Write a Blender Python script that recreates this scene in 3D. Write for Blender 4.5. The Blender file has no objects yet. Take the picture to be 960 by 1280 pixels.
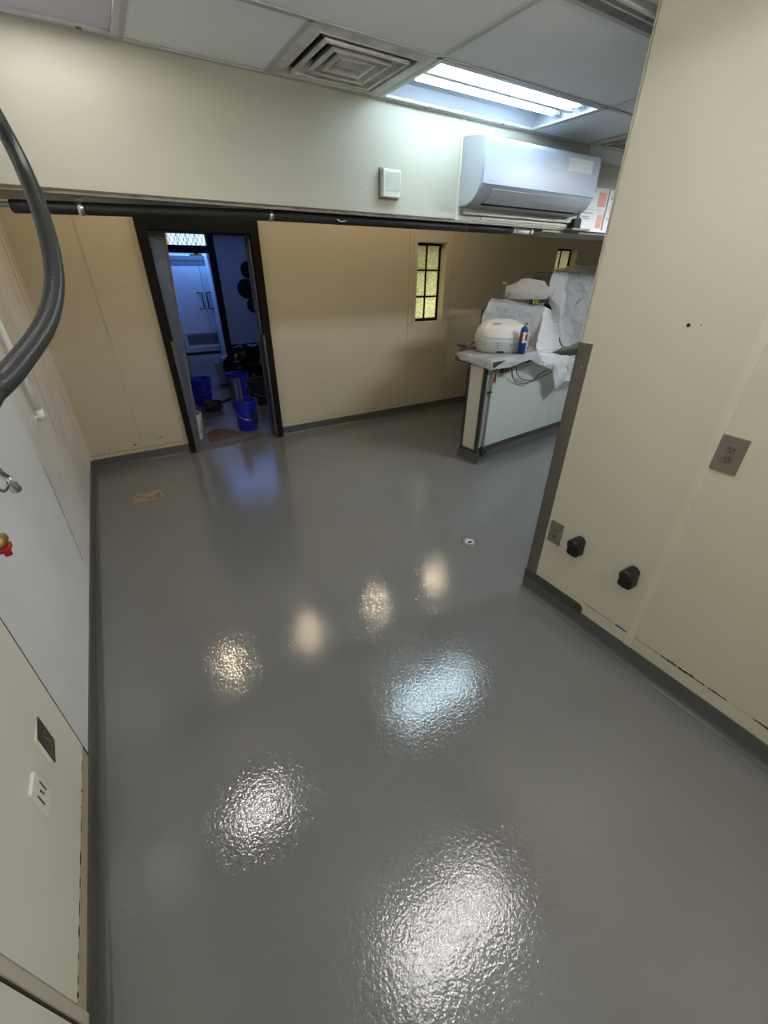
import bpy, bmesh, math, random
from mathutils import Vector, Matrix, noise
random.seed(7)
SC = bpy.context.scene
COL = SC.collection
PI = math.pi

def lin(r, g, b):
    f = lambda c: (c/255/12.92) if c/255 <= .04045 else ((c/255+.055)/1.055)**2.4
    return (f(r), f(g), f(b), 1)

# ------------------------------------------------------------------ camera, world, exposure
YAW, PITCH, ROLL, FPX = math.radians(31.599), math.radians(30.675), math.radians(-.409), 513.66
fwd = Vector((math.sin(YAW)*math.cos(PITCH), math.cos(YAW)*math.cos(PITCH), -math.sin(PITCH)))
rt0 = Vector((math.cos(YAW), -math.sin(YAW), 0))
dn0 = fwd.cross(rt0)
rt = math.cos(ROLL)*rt0 + math.sin(ROLL)*dn0
dn = -math.sin(ROLL)*rt0 + math.cos(ROLL)*dn0
cd = bpy.data.cameras.new('camera'); cam = bpy.data.objects.new('camera', cd); COL.objects.link(cam)
cam.matrix_world = Matrix(((rt.x, -dn.x, -fwd.x, 0), (rt.y, -dn.y, -fwd.y, 0), (rt.z, -dn.z, -fwd.z, 1.75), (0, 0, 0, 1)))
cd.sensor_fit = 'VERTICAL'; cd.sensor_height = 36; cd.lens = FPX/1280*36; cd.clip_start = .02
SC.camera = cam
w = bpy.data.worlds.new('world'); SC.world = w; w.use_nodes = True
w.node_tree.nodes['Background'].inputs[0].default_value = (.5, .6, .8, 1)
w.node_tree.nodes['Background'].inputs[1].default_value = .15
SC.view_settings.view_transform = 'Standard'; SC.view_settings.look = 'None'
SC.view_settings.gamma = 1; SC.view_settings.use_curve_mapping = False
SC.view_settings.exposure = 0.0

TUBE_COOL, TUBE_LEFT, TUBE_NEAR, WARM, TUBE_FILL = 23, 44, 25, 430, 150

def area_light(name, loc, rot, size, power, color, size_y=None):
    l = bpy.data.lights.new(name, 'AREA'); l.energy = power; l.color = color; l.size = size
    if size_y: l.shape = 'RECTANGLE'; l.size_y = size_y
    o = bpy.data.objects.new(name, l); COL.objects.link(o); o.location = loc; o.rotation_euler = rot
    return o
# daylight entering the far room from its (unseen) shop windows, blue against the tungsten balance
area_light('daylight_far_room', (2.2, 8.9, 2.45), (0, 0, 0), 1.6, 11, (.16, .34, 1), 1.6)
area_light('daylight_vestibule', (1.75, 10.52, 2.35), (0, 0, 0), .7, 20, (.16, .38, 1), .35)
area_light('daylight_side', (3.3, 6.2, 1.6), (0, math.radians(90), 0), 1.2, 3, (.12, .25, 1), 1.2)
# outdoor light on the two small frosted windows
for x in (3.55, 6.03):
    area_light('window_daylight', (x+.15, 5.35, 1.2), (math.radians(-98), 0, 0), .6, 16, (1, .98, .68), .9)

# ------------------------------------------------------------------ materials
def nt(name):
    m = bpy.data.materials.new(name); m.use_nodes = True
    n = m.node_tree; return m, n, n.nodes['Principled BSDF'], n.nodes, n.links
def mat(name, col, rough=.5, metal=0, bump=0, bscale=80, var=0, vscale=3, var_col=None, spec=.5, bdist=.002, trans=0, coat=0):
    m, n, b, N, L = nt(name)
    b.inputs['Base Color'].default_value = col; b.inputs['Roughness'].default_value = rough
    b.inputs['Metallic'].default_value = metal; b.inputs['Specular IOR Level'].default_value = spec
    b.inputs['Coat Weight'].default_value = coat
    tc = N.new('ShaderNodeTexCoord')
    if var:
        t = N.new('ShaderNodeTexNoise'); t.inputs['Scale'].default_value = vscale; t.inputs['Detail'].default_value = 6
        L.new(tc.outputs['Object'], t.inputs['Vector'])
        r = N.new('ShaderNodeValToRGB'); r.color_ramp.elements[0].position = .35; r.color_ramp.elements[1].position = .75
        L.new(t.outputs['Fac'], r.inputs['Fac'])
        x = N.new('ShaderNodeMix'); x.data_type = 'RGBA'
        x.inputs[6].default_value = col; x.inputs[7].default_value = var_col or (col[0]*.7, col[1]*.68, col[2]*.6, 1)
        k = N.new('ShaderNodeMath'); k.operation = 'MULTIPLY'; k.inputs[1].default_value = var
        L.new(r.outputs['Color'], k.inputs[0]); L.new(k.outputs[0], x.inputs[0]); L.new(x.outputs[2], b.inputs['Base Color'])
    if bump:
        t = N.new('ShaderNodeTexNoise'); t.inputs['Scale'].default_value = bscale; t.inputs['Detail'].default_value = 3
        L.new(tc.outputs['Object'], t.inputs['Vector'])
        p = N.new('ShaderNodeBump'); p.inputs['Strength'].default_value = bump; p.inputs['Distance'].default_value = bdist
        L.new(t.outputs['Fac'], p.inputs['Height']); L.new(p.outputs[0], b.inputs['Normal'])
    return m
def emit(name, col, s):
    m, n, b, N, L = nt(name)
    b.inputs['Base Color'].default_value = (.8, .8, .8, 1); b.inputs['Emission Color'].default_value = col; b.inputs['Emission Strength'].default_value = s
    return m
def wall_mat(name, col, spots=.0, stain=.25, stain_col=None):
    """painted fibreglass panel: orange-peel relief, faint mottling, sparse dark nicks"""
    m, n, b, N, L = nt(name)
    b.inputs['Roughness'].default_value = .42
    tc = N.new('ShaderNodeTexCoord')
    t = N.new('ShaderNodeTexNoise'); t.inputs['Scale'].default_value = 1.7; t.inputs['Detail'].default_value = 7; t.inputs['Roughness'].default_value = .65
    L.new(tc.outputs['Object'], t.inputs['Vector'])
    r = N.new('ShaderNodeMapRange'); r.inputs[1].default_value = .45; r.inputs[2].default_value = .8; r.inputs[4].default_value = stain
    L.new(t.outputs['Fac'], r.inputs[0])
    x = N.new('ShaderNodeMix'); x.data_type = 'RGBA'; x.inputs[6].default_value = col
    x.inputs[7].default_value = stain_col or (col[0]*.78, col[1]*.74, col[2]*.64, 1)
    L.new(r.outputs[0], x.inputs[0])
    v = N.new('ShaderNodeTexVoronoi'); v.inputs['Scale'].default_value = 5.5; v.inputs['Randomness'].default_value = 1
    L.new(tc.outputs['Object'], v.inputs['Vector'])
    q = N.new('ShaderNodeMapRange'); q.inputs[1].default_value = .028; q.inputs[2].default_value = .018; q.inputs[4].default_value = spots
    L.new(v.outputs['Distance'], q.inputs[0])
    y = N.new('ShaderNodeMix'); y.data_type = 'RGBA'; y.inputs[7].default_value = lin(50, 42, 34)
    L.new(q.outputs[0], y.inputs[0]); L.new(x.outputs[2], y.inputs[6]); L.new(y.outputs[2], b.inputs['Base Color'])
    t2 = N.new('ShaderNodeTexNoise'); t2.inputs['Scale'].default_value = 260; t2.inputs['Detail'].default_value = 2
    L.new(tc.outputs['Object'], t2.inputs['Vector'])
    p = N.new('ShaderNodeBump'); p.inputs['Strength'].default_value = .25; p.inputs['Distance'].default_value = .001
    L.new(t2.outputs['Fac'], p.inputs['Height']); L.new(p.outputs[0], b.inputs['Normal'])
    return m
def floor_mat():
    m, n, b, N, L = nt('grey_epoxy')
    tc = N.new('ShaderNodeTexCoord')
    t = N.new('ShaderNodeTexNoise'); t.inputs['Scale'].default_value = 1.3; t.inputs['Detail'].default_value = 8; t.inputs['Roughness'].default_value = .6
    L.new(tc.outputs['Object'], t.inputs['Vector'])
    x = N.new('ShaderNodeMix'); x.data_type = 'RGBA'; x.inputs[6].default_value = lin(110, 111, 110); x.inputs[7].default_value = lin(122, 122, 120)
    L.new(t.outputs['Fac'], x.inputs[0]); L.new(x.outputs[2], b.inputs['Base Color'])
    b.inputs['Roughness'].default_value = .06; b.inputs['Specular IOR Level'].default_value = 1.0
    n1 = N.new('ShaderNodeTexNoise'); n1.inputs['Scale'].default_value = 70; n1.inputs['Detail'].default_value = 2; n1.inputs['Roughness'].default_value = .5
    n2 = N.new('ShaderNodeTexNoise'); n2.inputs['Scale'].default_value = 9; n2.inputs['Detail'].default_value = 4
    n3 = N.new('ShaderNodeTexNoise'); n3.inputs['Scale'].default_value = 150; n3.inputs['Detail'].default_value = 1
    for k in (n1, n2, n3): L.new(tc.outputs['Object'], k.inputs['Vector'])
    def mul(a, f):
        q = N.new('ShaderNodeMath'); q.operation = 'MULTIPLY'; q.inputs[1].default_value = f; L.new(a, q.inputs[0]); return q.outputs[0]
    def add(a, c):
        q = N.new('ShaderNodeMath'); q.operation = 'ADD'; L.new(a, q.inputs[0]); L.new(c, q.inputs[1]); return q.outputs[0]
    h = add(add(mul(n1.outputs['Fac'], 1.0), mul(n2.outputs['Fac'], .8)), mul(n3.outputs['Fac'], .35))
    p = N.new('ShaderNodeBump'); p.inputs['Strength'].default_value = 1.0; p.inputs['Distance'].default_value = .00078
    L.new(h, p.inputs['Height']); L.new(p.outputs[0], b.inputs['Normal'])
    return m
def plastic_mat(name, col, tr=.45, rough=.22, bs=14, bstr=.5):
    """thin milky polythene film, some light goes straight through"""
    m, n, b, N, L = nt(name)
    b.inputs['Base Color'].default_value = col; b.inputs['Roughness'].default_value = rough
    tl = N.new('ShaderNodeBsdfTranslucent'); tl.inputs[0].default_value = col
    tp = N.new('ShaderNodeBsdfTransparent')
    m1 = N.new('ShaderNodeMixShader'); m1.inputs[0].default_value = .22
    m2 = N.new('ShaderNodeMixShader'); m2.inputs[0].default_value = tr
    out = N['Material Output']
    L.new(b.outputs[0], m1.inputs[1]); L.new(tl.outputs[0], m1.inputs[2])
    L.new(m1.outputs[0], m2.inputs[1]); L.new(tp.outputs[0], m2.inputs[2]); L.new(m2.outputs[0], out.inputs[0])
    tc = N.new('ShaderNodeTexCoord'); t = N.new('ShaderNodeTexNoise'); t.inputs['Scale'].default_value = bs; t.inputs['Detail'].default_value = 4; t.inputs['Distortion'].default_value = 1.5
    L.new(tc.outputs['Object'], t.inputs['Vector'])
    vo = N.new('ShaderNodeTexVoronoi'); vo.feature = 'DISTANCE_TO_EDGE'; vo.inputs['Scale'].default_value = bs*.55
    ds = N.new('ShaderNodeMix'); ds.data_type = 'VECTOR'; ds.inputs[0].default_value = .12; L.new(tc.outputs['Object'], ds.inputs[4]); L.new(t.outputs['Color'], ds.inputs[5]); L.new(ds.outputs[1], vo.inputs['Vector'])
    ad = N.new('ShaderNodeMath'); ad.operation = 'MULTIPLY_ADD'; ad.inputs[1].default_value = 1.6; L.new(vo.outputs['Distance'], ad.inputs[0]); L.new(t.outputs['Fac'], ad.inputs[2])
    p = N.new('ShaderNodeBump'); p.inputs['Strength'].default_value = bstr; p.inputs['Distance'].default_value = .03
    L.new(ad.outputs[0], p.inputs['Height']); L.new(p.outputs[0], b.inputs['Normal'])
    return m
def frosted():
    m, n, b, N, L = nt('pebbled_glass')
    col = (.72, .74, .5, 1)
    tc = N.new('ShaderNodeTexCoord'); t = N.new('ShaderNodeTexNoise'); t.inputs['Scale'].default_value = 70; t.inputs['Detail'].default_value = 2
    L.new(tc.outputs['Object'], t.inputs['Vector'])
    r = N.new('ShaderNodeValToRGB'); r.color_ramp.elements[0].position = .38; r.color_ramp.elements[1].position = .62
    r.color_ramp.elements[0].color = (.5, .5, .34, 1); r.color_ramp.elements[1].color = (.9, .9, .74, 1)
    L.new(t.outputs['Fac'], r.inputs[0])
    tl = N.new('ShaderNodeBsdfTranslucent'); L.new(r.outputs[0], tl.inputs[0]); L.new(r.outputs[0], b.inputs['Base Color'])
    b.inputs['Roughness'].default_value = .25
    m1 = N.new('ShaderNodeMixShader'); m1.inputs[0].default_value = .6
    L.new(b.outputs[0], m1.inputs[1]); L.new(tl.outputs[0], m1.inputs[2]); L.new(m1.outputs[0], N['Material Output'].inputs[0])
    p = N.new('ShaderNodeBump'); p.inputs['Strength'].default_value = .7; p.inputs['Distance'].default_value = .003
    L.new(t.outputs['Fac'], p.inputs['Height']); L.new(p.outputs[0], b.inputs['Normal'])
    return m
def soot_mat(name, base, soot, amount=.9, scale=3.2, off=0.):
    """grey-white enamel with black dust carried by the air"""
    m, n, b, N, L = nt(name)
    tc = N.new('ShaderNodeTexCoord'); t = N.new('ShaderNodeTexNoise'); t.inputs['Scale'].default_value = scale; t.inputs['Detail'].default_value = 7; t.inputs['Roughness'].default_value = .7
    mp = N.new('ShaderNodeMapping'); mp.inputs[1].default_value = (off, off*.7, 0)
    L.new(tc.outputs['Object'], mp.inputs[0]); L.new(mp.outputs[0], t.inputs['Vector'])
    r = N.new('ShaderNodeMapRange'); r.inputs[1].default_value = .45; r.inputs[2].default_value = .66; r.inputs[4].default_value = amount
    L.new(t.outputs['Fac'], r.inputs[0])
    x = N.new('ShaderNodeMix'); x.data_type = 'RGBA'; x.inputs[6].default_value = base; x.inputs[7].default_value = soot
    L.new(r.outputs[0], x.inputs[0]); L.new(x.outputs[2], b.inputs['Base Color']); b.inputs['Roughness'].default_value = .5
    return m

M = {}
M['floor'] = floor_mat()
M['cream'] = wall_mat('cream_panel', lin(200, 190, 164), .8, .35)
M['cream_right'] = wall_mat('cream_panel_right', lin(203, 198, 179), .0, .12)
M['header'] = wall_mat('header_panel', lin(186, 183, 166), .5, .12)
M['white_panel'] = wall_mat('white_panel', lin(238, 240, 242), .9, .22, lin(186, 172, 156))
M['corner_panel'] = wall_mat('corner_panel', lin(232, 230, 225), 1, .6, lin(176, 158, 138))
M['near_panel'] = wall_mat('near_cream_panel', lin(238, 237, 224), .75, .12)
M['tan_strip'] = wall_mat('tan_strip', lin(196, 178, 138), .9, .6, lin(120, 80, 45))
M['alcove'] = wall_mat('alcove_paint', lin(215, 214, 202))
M['halfwall'] = wall_mat('half_wall_panel', lin(196, 203, 194), .0, .1)
M['substrate'] = mat('dark_joint', lin(70, 62, 50), .9)
M['joint'] = mat('cream_joint', lin(172, 161, 134), .9)
M['batten'] = mat('batten', lin(212, 206, 188), .4, var=.2)
M['cove'] = mat('grey_cove', lin(84, 85, 83), .28, bump=.3, bscale=60, var=.4, vscale=6, var_col=lin(96, 96, 94))
M['cove_dark'] = mat('dark_cove_strip', lin(64, 65, 63), .4, var=.3)
M['tile'] = mat('ceiling_tile', lin(246, 249, 253), .8, bump=.5, bscale=320, var=.12, vscale=2)
M['tbar'] = mat('ceiling_bar', lin(186, 187, 186), .45)
M['plenum'] = mat('plenum', lin(60, 60, 60), .9)
M['white_enamel'] = mat('white_enamel', lin(225, 228, 230), .35)
M['diffuser'] = soot_mat('sooty_diffuser', lin(222, 220, 214), lin(70, 67, 64), .6, 3.0, .35)
M['diffuser_dark'] = soot_mat('diffuser_throat', lin(120, 118, 114), lin(22, 22, 24), .95, 3)
M['tube_cool'] = emit('cool_tube', (.66, .88, 1, 1), TUBE_COOL)
M['tube_left'] = emit('neutral_tube', (1, .95, .9, 1), TUBE_LEFT)
M['tube_near'] = emit('neutral_tube_near', (1, .96, .92, 1), TUBE_NEAR)
M['bulb_warm'] = emit('warm_bulb', (1, .79, .52, 1), WARM)
M['tube_fill'] = emit('fill_tube', (.86, .94, 1, 1), TUBE_FILL)  # tubes of the added troffer behind the partition
M['tube_dead'] = mat('unlit_tube', lin(205, 205, 210), .3)
M['pan'] = mat('troffer_pan', lin(160, 165, 176), .35, var=.1)
M['lens'] = mat('acrylic_lens', lin(206, 206, 224), .35)
M['lens_frame'] = mat('troffer_frame', lin(205, 203, 200), .35, var=.15, vscale=8)
M['ac_white'] = mat('unit_white', lin(170, 178, 192), .3)
M['ac_gray'] = mat('unit_grey', lin(168, 172, 176), .35)
M['ac_flap'] = mat('unit_flap', lin(180, 183, 188), .3)
M['black'] = mat('black', lin(12, 12, 14), .6, spec=.2)
M['black_foam'] = mat('black_foam', lin(24, 25, 28), .6, bump=.3, bscale=200)
M['black_plastic'] = mat('black_plastic', lin(22, 22, 22), .45)
M['door_black'] = mat('door_paint', lin(14, 12, 11), .6, spec=.2, var=.4, vscale=4, var_col=lin(26, 20, 16))
M['door_leaf'] = mat('door_leaf', lin(92, 104, 130), .22, .35)
M['brown_edge'] = mat('brown_edge', lin(112, 104, 96), .45, var=.4, vscale=9)
M['steel'] = mat('steel', lin(150, 145, 136), .36, .9, bump=.08, bscale=30)
M['guard'] = mat('guard_steel', lin(128, 122, 112), .42, .75, var=.3, vscale=5)
M['steel_dark'] = mat('steel_dark', lin(105, 103, 98), .4, .8)
M['galv'] = mat('galvanised', lin(160, 162, 160), .4, .85, bump=.1, bscale=25)
M['chrome'] = mat('chrome', lin(215, 215, 215), .12, 1)
M['brass'] = mat('brass', lin(190, 160, 90), .3, .9)
M['red'] = mat('red_plastic', lin(170, 24, 28), .35)
M['grey_plate'] = mat('taupe_plate', lin(116, 110, 98), .4)
M['plate_dark'] = mat('dark_plate', lin(74, 68, 60), .38, .3)
M['receptacle'] = mat('taupe_receptacle', lin(104, 98, 88), .4)
M['white_plate'] = mat('ivory_plate', lin(250, 248, 240), .35)
M['hose'] = mat('grey_conduit', lin(62, 64, 64), .3, .2)
M['pvc'] = mat('white_pvc', lin(240, 238, 232), .35)
M['speaker'] = mat('ivory_plastic', lin(214, 218, 206), .4)
M['slot'] = mat('slot_grey', lin(120, 122, 112), .6)  # plain grey of the sounder backplate and a plate button
M['film'] = plastic_mat('clear_film', (.96, .97, .98, 1), .42, .10, 11, 1.0)
M['film_b'] = plastic_mat('clear_film_back', (.96, .97, .98, 1), .36, .08, 8, 1.0)
M['film_white'] = plastic_mat('film_white', (.98, .98, .99, 1), .08)
M['bag'] = plastic_mat('crumpled_bag', (.84, .82, .78, 1), .2, .3, 22, .9)
M['machine'] = mat('machine_grey', lin(96, 98, 100), .35, .6)
M['appliance'] = mat('appliance_white', lin(226, 222, 212), .25)
M['appliance_grey'] = mat('appliance_panel', lin(186, 186, 182), .35)
M['ink'] = mat('ink', lin(48, 46, 46), .6)
M['blue_can'] = mat('blue_can', lin(22, 62, 140), .3)
M['red_label'] = mat('red_label', lin(120, 30, 34), .45)
M['white_label'] = mat('white_label', lin(226, 222, 222), .5)
M['neon'] = mat('neon_case', lin(196, 220, 50), .4)
M['glass_grey'] = mat('smoky_tumbler', lin(118, 116, 114), .2, .5)
M['carton'] = mat('white_carton', lin(228, 226, 222), .5)
M['orange_print'] = mat('orange_print', lin(226, 160, 136), .5, var=1, vscale=30, var_col=lin(236, 176, 150))
M['grey_print'] = mat('grey_print', lin(150, 152, 170), .5)
M['frost'] = frosted()
M['concrete'] = mat('bare_concrete', lin(172, 156, 128), .85, bump=1, bscale=40, var=1, vscale=18, var_col=lin(74, 62, 50), bdist=.006)
M['rust'] = mat('rust_edge', lin(112, 92, 72), .8, var=.8, vscale=20, var_col=lin(60, 44, 34))
M['angle'] = mat('header_angle', lin(150, 146, 136), .5, .3, var=.4, vscale=6)
M['chip'] = mat('black_chip', lin(14, 13, 12), .8)
M['scratch'] = mat('scratch', lin(122, 112, 102), .7)
M['plank'] = [mat('plank_%s' % s, c, .35, var=.5, vscale=5) for s, c in (('a', lin(140, 132, 124)), ('b', lin(126, 120, 114)), ('c', lin(150, 142, 132)))]
M['far_wall'] = mat('far_wall', lin(150, 158, 172), .6)
M['far_white'] = mat('far_white', lin(225, 228, 235), .4)
M['fridge'] = mat('fridge_white', lin(210, 216, 226), .25)
M['fridge_grey'] = mat('fridge_grey', lin(100, 108, 120), .4)
M['bucket_blue'] = mat('bucket_blue', lin(26, 48, 190), .3)
M['bucket_white'] = mat('bucket_white', lin(200, 204, 208), .4)
M['bucket_dark'] = mat('bucket_dark', lin(40, 44, 52), .5)
M['trash'] = mat('trash_bag', lin(14, 14, 16), .22)
M['cardboard'] = mat('cardboard', lin(116, 92, 74), .8, var=.5, vscale=6)
M['transom'] = emit('transom_daylight', (.62, .8, 1, 1), 1.4)
M['transom_red'] = emit('transom_red', (1, .16, .12, 1), .7)
M['lead'] = mat('lead_line', lin(90, 110, 130), .5)

# ------------------------------------------------------------------ mesh helpers
def link(name, bm, m, parent=None, smooth=False, kind=None, label=None, cat=None, group=None, bevel=0, loc=None):
    me = bpy.data.meshes.new(name)
    bmesh.ops.recalc_face_normals(bm, faces=bm.faces)
    bm.to_mesh(me); bm.free()
    if isinstance(m, (list, tuple)):
        for k in m: me.materials.append(k)
    else: me.materials.append(m)
    if smooth:
        for p in me.polygons: p.use_smooth = True
    o = bpy.data.objects.new(name, me); COL.objects.link(o)
    if parent: o.parent = parent
    if loc: o.location = loc
    if kind: o['kind'] = kind
    if label: o['label'] = label
    if cat: o['category'] = cat
    if group: o['group'] = group
    if bevel:
        md = o.modifiers.new('bevel', 'BEVEL'); md.width = bevel; md.segments = 3; md.limit_method = 'ANGLE'; md.angle_limit = .6
        md.harden_normals = False
        for p in me.polygons: p.use_smooth = True
        md2 = o.modifiers.new('wn', 'WEIGHTED_NORMAL')
    return o
def thing(name, label, cat, loc=(0, 0, 0), rz=0, group=None, kind=None):
    o = bpy.data.objects.new(name, None); COL.objects.link(o); o.location = loc; o.rotation_euler = (0, 0, rz)
    if label: o['label'] = label
    if cat: o['category'] = cat
    if group: o['group'] = group
    if kind: o['kind'] = kind
    return o
def bx(bm, x0, x1, y0, y1, z0, z1):
    vs = [bm.verts.new(p) for p in ((x0, y0, z0), (x1, y0, z0), (x1, y1, z0), (x0, y1, z0), (x0, y0, z1), (x1, y0, z1), (x1, y1, z1), (x0, y1, z1))]
    for f in ((0, 3, 2, 1), (4, 5, 6, 7), (0, 1, 5, 4), (1, 2, 6, 5), (2, 3, 7, 6), (3, 0, 4, 7)): bm.faces.new([vs[i] for i in f])
    return bm
def box(*a): return bx(bmesh.new(), *a)
def prism(bm, pts, axis, a0, a1):
    """extrude a 2D polygon along axis; x: pts=(y,z), y: pts=(x,z), z: pts=(x,y)"""
    def P(p, a): return {'x': (a, p[0], p[1]), 'y': (p[0], a, p[1]), 'z': (p[0], p[1], a)}[axis]
    A = [bm.verts.new(P(p, a0)) for p in pts]; B = [bm.verts.new(P(p, a1)) for p in pts]; n = len(pts)
    bm.faces.new(A); bm.faces.new(B[::-1])
    for i in range(n): bm.faces.new((A[i], A[(i+1) % n], B[(i+1) % n], B[i]))
    return bm
def lathe(bm, prof, seg=28, c=(0, 0, 0), mtx=None):
    rings = []
    for r, z in prof:
        ring = []
        for k in range(seg):
            a = 2*PI*k/seg; p = Vector((r*math.cos(a), r*math.sin(a), z))
            if mtx: p = mtx @ p
            ring.append(bm.verts.new(p+Vector(c)))
        rings.append(ring)
    for i in range(len(rings)-1):
        for k in range(seg): bm.faces.new((rings[i][k], rings[i][(k+1) % seg], rings[i+1][(k+1) % seg], rings[i+1][k]))
    if prof[0][0] > 1e-5: bm.faces.new(rings[0][::-1])
    if prof[-1][0] > 1e-5: bm.faces.new(rings[-1])
    return bm
def catmull(pts, n=10):
    P = [Vector(p) for p in pts]; P = [P[0]*2-P[1]]+P+[P[-1]*2-P[-2]]; out = []
    for i in range(1, len(P)-2):
        for k in range(n):
            t = k/n; a, b, c, d = P[i-1:i+3]
            out.append(.5*((2*b)+(c-a)*t+(2*a-5*b+4*c-d)*t*t+(3*b-a-3*c+d)*t**3))
    out.append(P[-2]); return out
def tube(bm, path, r, seg=12, cap=True):
    path = [Vector(p) for p in path]; rings = []; up = Vector((0, 0, 1)); prev = None
    for i, p in enumerate(path):
        d = (path[min(i+1, len(path)-1)]-path[max(i-1, 0)]).normalized()
        if prev is None:
            a = d.cross(up) if abs(d.dot(up)) < .95 else d.cross(Vector((1, 0, 0)))
        else: a = prev-d*prev.dot(d)
        a.normalize(); prev = a; b = d.cross(a); rr = r[i] if isinstance(r, list) else r
        rings.append([bm.verts.new(p+(a*math.cos(2*PI*k/seg)+b*math.sin(2*PI*k/seg))*rr) for k in range(seg)])
    for i in range(len(rings)-1):
        for k in range(seg): bm.faces.new((rings[i][k], rings[i][(k+1) % seg], rings[i+1][(k+1) % seg], rings[i+1][k]))
    if cap: bm.faces.new(rings[0][::-1]); bm.faces.new(rings[-1])
    return bm
def tb(path, r, seg=12): return tube(bmesh.new(), path, r, seg)
def ringbox(bm, x0, x1, y0, y1, w, z0, z1):
    bx(bm, x0, x1, y0, y0+w, z0, z1); bx(bm, x0, x1, y1-w, y1, z0, z1); bx(bm, x0, x0+w, y0+w, y1-w, z0, z1); bx(bm, x1-w, x1, y0+w, y1-w, z0, z1)
    return bm
def grid_holes(bm, xs, zs, holes, y0, y1, axis='x'):
    """slab in the plane of xs and zs, leaving out cells inside holes (x0,x1,z0,z1)"""
    for i in range(len(xs)-1):
        for k in range(len(zs)-1):
            cx, cz = (xs[i]+xs[i+1])/2, (zs[k]+zs[k+1])/2
            if any(h[0] < cx < h[1] and h[2] < cz < h[3] for h in holes): continue
            if axis == 'x': bx(bm, xs[i], xs[i+1], y0, y1, zs[k], zs[k+1])
            else: bx(bm, y0, y1, xs[i], xs[i+1], zs[k], zs[k+1])
    return bm

# ------------------------------------------------------------------ main dimensions
XL, XR, YB, YN, ZC = -.515, 7.6, 4.70, -1.7, 2.555
PX, PY = 1.83, 1.255                                    # partition face and its far end
DOOR = (.45, 1.38, 0, 2.06); WIN1 = (3.33, 3.77, 1.15, 2.02); WIN2 = (5.80, 6.26, 1.15, 2.02)
HY = 2.669                                               # header face
HX = 3.45                                                # header ends, alcove begins

# ------------------------------------------------------------------ floor
fl = link('floor', box(XL-.1, XR+.1, YN-.1, YB+.06, -.08, 0), M['floor'], kind='structure')
# coved base along each wall
def cove_profile(h=.10, t=.008, foot=.034):
    p = [(0, 0), (0, h), (t, h), (t, foot*.9)]
    for k in range(1, 7):
        a = k/6*PI/2; p.append((foot-(foot-t)*math.cos(a), foot*.9*(1-math.sin(a))+.001))
    p.append((foot, 0)); return p
def cove_run(name, kind_pts, axis, a0, a1, mtx=None, m=None, parent=None, h=.10):
    bm = bmesh.new(); prism(bm, kind_pts, axis, a0, a1)
    if mtx: bmesh.ops.transform(bm, matrix=mtx, verts=bm.verts)
    return link(name, bm, m or M['cove'], parent, kind=None if parent else 'structure')
cp = cove_profile()
cove_run('baseboard_left', [(XL+a, z) for a, z in cp], 'y', YN, YB)
bb = cove_run('baseboard_back', [(YB-a, z) for a, z in cp], 'x', XL, .395)
cove_run('base_run', [(YB-a, z) for a, z in cp], 'x', 1.445, XR, parent=bb)
br = cove_run('baseboard_right', [(PX-a, z) for a, z in cp], 'y', YN, PY+.012)
bm = prism(bmesh.new(), [(PY+.012, .095), (PY+.012, .148), (.885, .148), (.870, .140), (.862, .125), (.862, .095)], 'x', PX-.012, PX)
link('base_patch', bm, M['cove_dark'], br)

# bare patch and floor drain
bm = bmesh.new()
pts = []
for k in range(40):
    a = 2*PI*k/40; ca, sa = math.cos(a), math.sin(a)
    r = 1/max(abs(ca)/.125, abs(sa)/.085); r *= .9+.16*noise.noise(Vector((ca*3, sa*3, 1)))
    pts.append((r*ca, r*sa))
top = [bm.verts.new((x, y, .004)) for x, y in pts]; out = [bm.verts.new((x*1.06, y*1.09, 0.0006)) for x, y in pts]; inn = [bm.verts.new((x*.86, y*.8, .0012)) for x, y in pts]
for i in range(40):
    j = (i+1) % 40; bm.faces.new((out[i], out[j], top[j], top[i])); bm.faces.new((top[i], top[j], inn[j], inn[i]))
bm.faces.new(inn)
o = link('floor_patch', bm, M['concrete'], label='rough unpainted rectangle of bare concrete in the grey floor before the door', cat='floor patch', loc=(-.11, 3.81, 0)); o.rotation_euler.z = .12
dr = thing('floor_drain', 'small round floor drain with an open centre in the grey floor', 'drain', (1.865, 1.815, 0))
bm = lathe(bmesh.new(), [(.030, .0015), (.034, .006), (.052, .006), (.060, .0008)], 32)
link('drain_rim', bm, M['steel'], dr, smooth=True)
link('drain_bowl', lathe(bmesh.new(), [(0, .0012), (.03, .0016)], 24), M['bucket_white'], dr)
bm = bmesh.new()
prism(bm, [(.020*math.cos(a), .012*math.sin(a)-.006) for a in [k*2*PI/20 for k in range(20)]], 'z', .0018, .0028)
link('drain_hole', bm, M['chip'], dr)

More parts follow.
